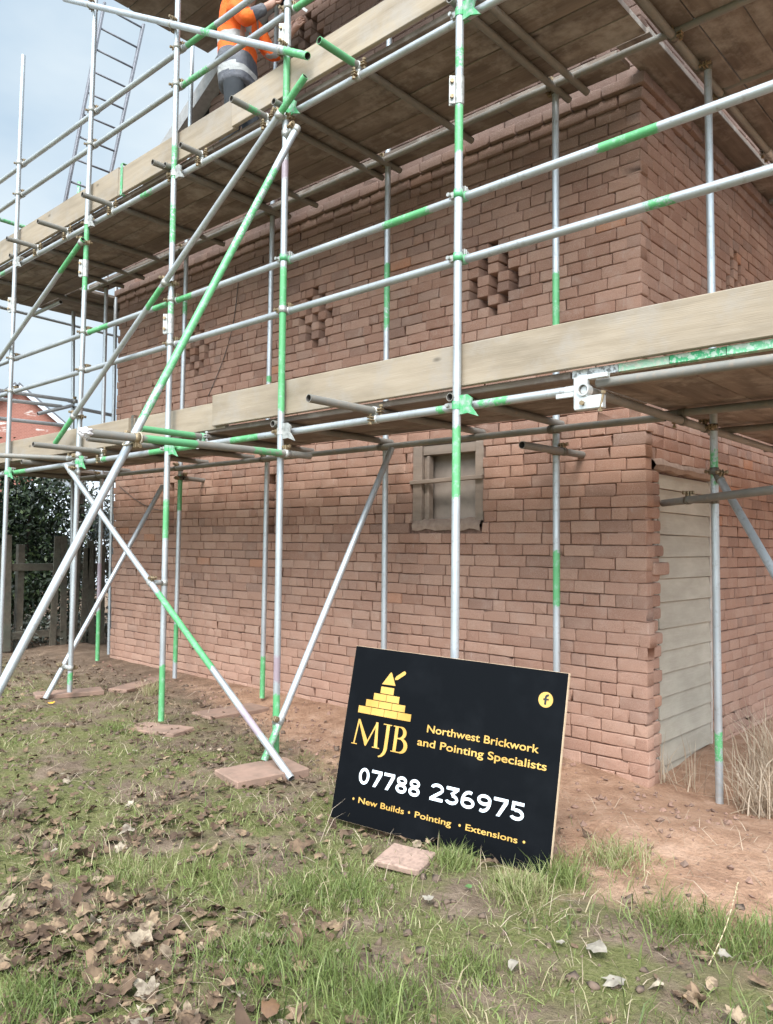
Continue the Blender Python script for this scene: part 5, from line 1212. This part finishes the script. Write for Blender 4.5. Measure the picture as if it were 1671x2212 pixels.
# ------------------------------------------------------------------ the worker
def skin(name, nodes, edges, root, mats, parent, levels=2, pick=None):
    keys = list(nodes); me = bpy.data.meshes.new(name); me.from_pydata([nodes[k][0] for k in keys], [(keys.index(a), keys.index(b)) for a, b in edges], [])
    o = bpy.data.objects.new(name, me); COL.objects.link(o); o.modifiers.new('skin', 'SKIN'); s = o.modifiers.new('sub', 'SUBSURF'); s.levels = levels; s.render_levels = levels
    for k, v in zip(keys, me.skin_vertices[0].data): v.radius = nodes[k][1]; v.use_root = (k == root)
    dg = bpy.context.evaluated_depsgraph_get(); m2 = bpy.data.meshes.new_from_object(o.evaluated_get(dg)); bpy.data.objects.remove(o); m2.name = name
    m2.materials.clear()
    for m in mats: m2.materials.append(m)
    for p in m2.polygons:
        p.use_smooth = True; p.material_index = pick(p.center) if pick else 0
    o = bpy.data.objects.new(name, m2); COL.objects.link(o); o.parent = parent; return o
wpos = Vector((-3.34, -.86, 4.722))
worker = thing('person', 'worker in an orange high-visibility jacket with grey hem and dark trousers on the upper deck', 'person', wpos)
worker.rotation_euler = (0, 0, R(28)); worker.scale = (1.06, 1.06, 1.06)
SKIN = plain('skin', (.46, .27, .20), .55, 0, (.42, .23, .17), 14); HAIR = plain('short_brown_hair', (.05, .035, .025), .8)
TROU = plain('dark_work_trousers', (.022, .025, .03), .9, 0, (.04, .044, .048), 6, .4); BOOT = plain('tan_work_boot', (.16, .10, .055), .7)
def cloth(name, col, var):
    m, t, b = newmat(name); n = noise_n(t, 5, 4); n2 = noise_n(t, 140, 2); lk(t, mixc(t, maprange(t, n, .35, .7), col, var), b.inputs['Base Color']); b.inputs['Roughness'].default_value = .85
    bump(t, b, math_n(t, 'ADD', noise_n(t, 9, 3), math_n(t, 'MULTIPLY', n2, .1)), .9, .03); return m
ORG = cloth('hi_vis_orange', (.95, .17, .02), (.80, .11, .015)); NAVY = cloth('dusty_grey_hem', (.085, .09, .11), (.17, .17, .18)); SILV = cloth('reflective_silver', (.42, .42, .41), (.33, .33, .32)); GLOVE = cloth('grey_work_glove', (.24, .25, .28), (.36, .36, .38))
nd = {'pel': ((0, 0, .93), (.15, .12)), 'bel': ((.01, 0, 1.10), (.135, .11)), 'che': ((.03, 0, 1.32), (.16, .115)), 'neb': ((.05, 0, 1.46), (.085, .075)), 'nek': ((.075, 0, 1.54), (.055, .055)), 'jaw': ((.115, 0, 1.60), (.068, .075)), 'hed': ((.105, 0, 1.68), (.078, .095)), 'top': ((.09, 0, 1.755), (.062, .07))}
ed = [('pel', 'bel'), ('bel', 'che'), ('che', 'neb'), ('neb', 'nek'), ('nek', 'jaw'), ('jaw', 'hed'), ('hed', 'top')]
HANDS = {}
for s, sd, elb, wr, fdir in ((1, 'l', (.20, .25, 1.16), (.40, .16, 1.30), (.6, -.25, .45)), (-1, 'r', (.17, -.29, 1.14), (.37, -.20, 1.31), (.55, .1, .55))):
    nd.update({'hip'+sd: ((0, .09*s, .86), (.095, .09)), 'kne'+sd: ((.04+.03*s, .11*s, .48), (.06, .06)), 'ank'+sd: ((-.01+.05*s, .12*s, .09), (.042, .045)), 'toe'+sd: ((.16+.05*s, .13*s, .03), (.042, .028)),
               'sho'+sd: ((.03, .17*s, 1.41), (.07, .065)), 'elb'+sd: (elb, (.043, .043)), 'wri'+sd: (wr, (.028, .03))})
    ed += [('pel', 'hip'+sd), ('hip'+sd, 'kne'+sd), ('kne'+sd, 'ank'+sd), ('ank'+sd, 'toe'+sd), ('che', 'sho'+sd), ('sho'+sd, 'elb'+sd), ('elb'+sd, 'wri'+sd)]
    d = Vector(fdir).normalized(); w_ = Vector(wr); sdv = d.cross(Vector((0, s, .2))).normalized(); nrm = d.cross(sdv)
    palm = w_+d*.055; nd['pal'+sd] = (tuple(palm), (.035, .022)); ed.append(('wri'+sd, 'pal'+sd))
    for i in range(4):
        b0 = palm+d*.035+sdv*(.026-.017*i); L = (.070, .080, .075, .058)[i]
        m1 = b0+d*L*.45-nrm*.006; m2 = m1+(d*.6-nrm*.8).normalized()*L*.35; m3 = m2+(d*-.1-nrm).normalized()*L*.25
        for q, (pp_, r_) in enumerate(((b0, .0105), (m1, .0095), (m2, .0088), (m3, .0075))): nd[f'f{sd}{i}{q}'] = (tuple(pp_), (r_, r_))
        ed += [('pal'+sd, f'f{sd}{i}0')]+[(f'f{sd}{i}{q}', f'f{sd}{i}{q+1}') for q in range(3)]
    t0_ = w_+d*.025+sdv*.028; t1_ = t0_+(d*.6+sdv*.7).normalized()*.035; t2_ = t1_+(d*.8-nrm*.5).normalized()*.03
    for q, (pp_, r_) in enumerate(((t0_, .012), (t1_, .011), (t2_, .009))): nd[f't{sd}{q}'] = (tuple(pp_), (r_, r_))
    ed += [('wri'+sd, f't{sd}0'), (f't{sd}0', f't{sd}1'), (f't{sd}1', f't{sd}2')]
    HANDS[sd] = (palm, d, sdv, nrm)
def bodypick(c):
    if c.z < .12: return 1
    return 0
body = skin('body', nd, ed, 'pel', [SKIN, BOOT], worker, 2, bodypick)
# face: nose, ears, eyes stand out of the head
mb = MB()
for (p, r_) in (((.205, 0, 1.655), (.022, .014, .024)), ((.10, .085, 1.66), (.018, .008, .03)), ((.10, -.085, 1.66), (.018, .008, .03))):
    bm = bmesh.new(); bmesh.ops.create_icosphere(bm, subdivisions=2, radius=1); mb.add(([Vector((v.co.x*r_[0]+p[0], v.co.y*r_[1]+p[1], v.co.z*r_[2]+p[2])) for v in bm.verts], [[v.index for v in f.verts] for f in bm.faces])); bm.free()
mb.obj('nose_and_ears', SKIN, worker, True)
mb = MB()
for y in (.034, -.034):
    bm = bmesh.new(); bmesh.ops.create_icosphere(bm, subdivisions=2, radius=.0115); mb.add(([v.co+Vector((.172, y, 1.69)) for v in bm.verts], [[v.index for v in f.verts] for f in bm.faces])); bm.free()
mb.add(box(.172, .186, -.024, .024, 1.600, 1.607, .002)); mb.obj('eyes_and_mouth', plain('dark_feature', (.07, .035, .03), .4), worker, True)
skin('hair', {'a': ((.05, 0, 1.60), (.05, .075)), 'b': ((.06, 0, 1.70), (.088, .097)), 'c': ((.085, 0, 1.775), (.075, .075)), 'd': ((.13, 0, 1.775), (.05, .06))}, [('a', 'b'), ('b', 'c'), ('c', 'd')], 'b', [HAIR], worker)
# jacket: long, loose, belted by reflective bands
jn = {'hem': ((-.015, 0, .72), (.205, .175)), 'hm2': ((-.01, 0, .80), (.205, .175)), 'wai': ((-.02, 0, 1.0), (.205, .165)), 'mid': ((-.03, 0, 1.2), (.215, .165)), 'che': ((-.02, 0, 1.36), (.215, .165)), 'nec': ((.05, 0, 1.49), (.095, .09))}
je = [('hem', 'hm2'), ('hm2', 'wai'), ('wai', 'mid'), ('mid', 'che'), ('che', 'nec')]
for s, sd in ((1, 'l'), (-1, 'r')):
    e, w_ = Vector(nd['elb'+sd][0]), Vector(nd['wri'+sd][0])
    jn.update({'s'+sd: ((.03, .185*s, 1.41), (.095, .09)), 'u'+sd: (tuple(Vector((.03, .185*s, 1.41)).lerp(e, .55)), (.078, .078)), 'e'+sd: (tuple(e), (.072, .072)), 'w'+sd: (tuple(e.lerp(w_, .86)), (.048, .048))})
    je += [('che', 's'+sd), ('s'+sd, 'u'+sd), ('u'+sd, 'e'+sd), ('e'+sd, 'w'+sd)]
def jpick(c):
    for sd in 'lr':
        e, w_ = Vector(nd['elb'+sd][0]), Vector(nd['wri'+sd][0]); tt = (c-e).dot(w_-e)/(w_-e).length_squared
        if tt > .30 and (c-e-(w_-e)*tt).length < .11 and c.x > .2: return 1
    if abs(c.y) < .22 and c.z < 1.02: return 2 if .83 < c.z < .89 else 1
    if abs(c.y) < .22 and 1.10 < c.z < 1.165: return 2
    if .06 < abs(c.y) < .12 and c.z > 1.16 and c.x < .3: return 2
    return 0
jk = skin('jacket', jn, je, 'wai', [ORG, NAVY, SILV], worker, 3, jpick)
for v in jk.data.vertices: v.co += noise.noise_vector(v.co*7)*.013+noise.noise_vector(v.co*19)*.005
tn_ = {'top': ((0, 0, .98), (.145, .125)), 'pel': ((0, 0, .88), (.15, .13))}; te = [('top', 'pel')]
for s, sd in ((1, 'l'), (-1, 'r')):
    tn_.update({'h'+sd: ((0, .095*s, .80), (.105, .10)), 'k'+sd: (nd['kne'+sd][0], (.085, .082)), 'a'+sd: (tuple(Vector(nd['ank'+sd][0])+Vector((0, 0, .03))), (.074, .074))}); te += [('pel', 'h'+sd), ('h'+sd, 'k'+sd), ('k'+sd, 'a'+sd)]
tr_ = skin('trousers', tn_, te, 'pel', [TROU], worker, 2)
for v in tr_.data.vertices: v.co += noise.noise_vector(v.co*9)*.008
# pointing trowel in the right hand
pm, d, sdv, nrm = HANDS['r']
wm = Matrix.Translation(wpos) @ Matrix.Rotation(R(28), 4, 'Z') @ Matrix.Scale(1.06, 4)
hp = pm+d*.055-nrm*.018; F = frame(sdv); F.translation = hp+sdv*.03; tw = thing('pointing_trowel', 'small pointing trowel with yellow handle held up by the worker', 'trowel', (0, 0, 0)); tw.matrix_world = wm
MB().add(cyl(.013, .11, 10, .011), 0, F).obj('handle', plain('yellow_handle', (.55, .34, .07), .5), tw, True)
F2 = frame(sdv); F2.translation = hp+sdv*.16; MB().add(cyl(.003, .16, 6), 0, F2).add(box(-.010, .010, -.001, .001, .05, .18, .0004), 0, F2).obj('blade', CLAMP, tw)
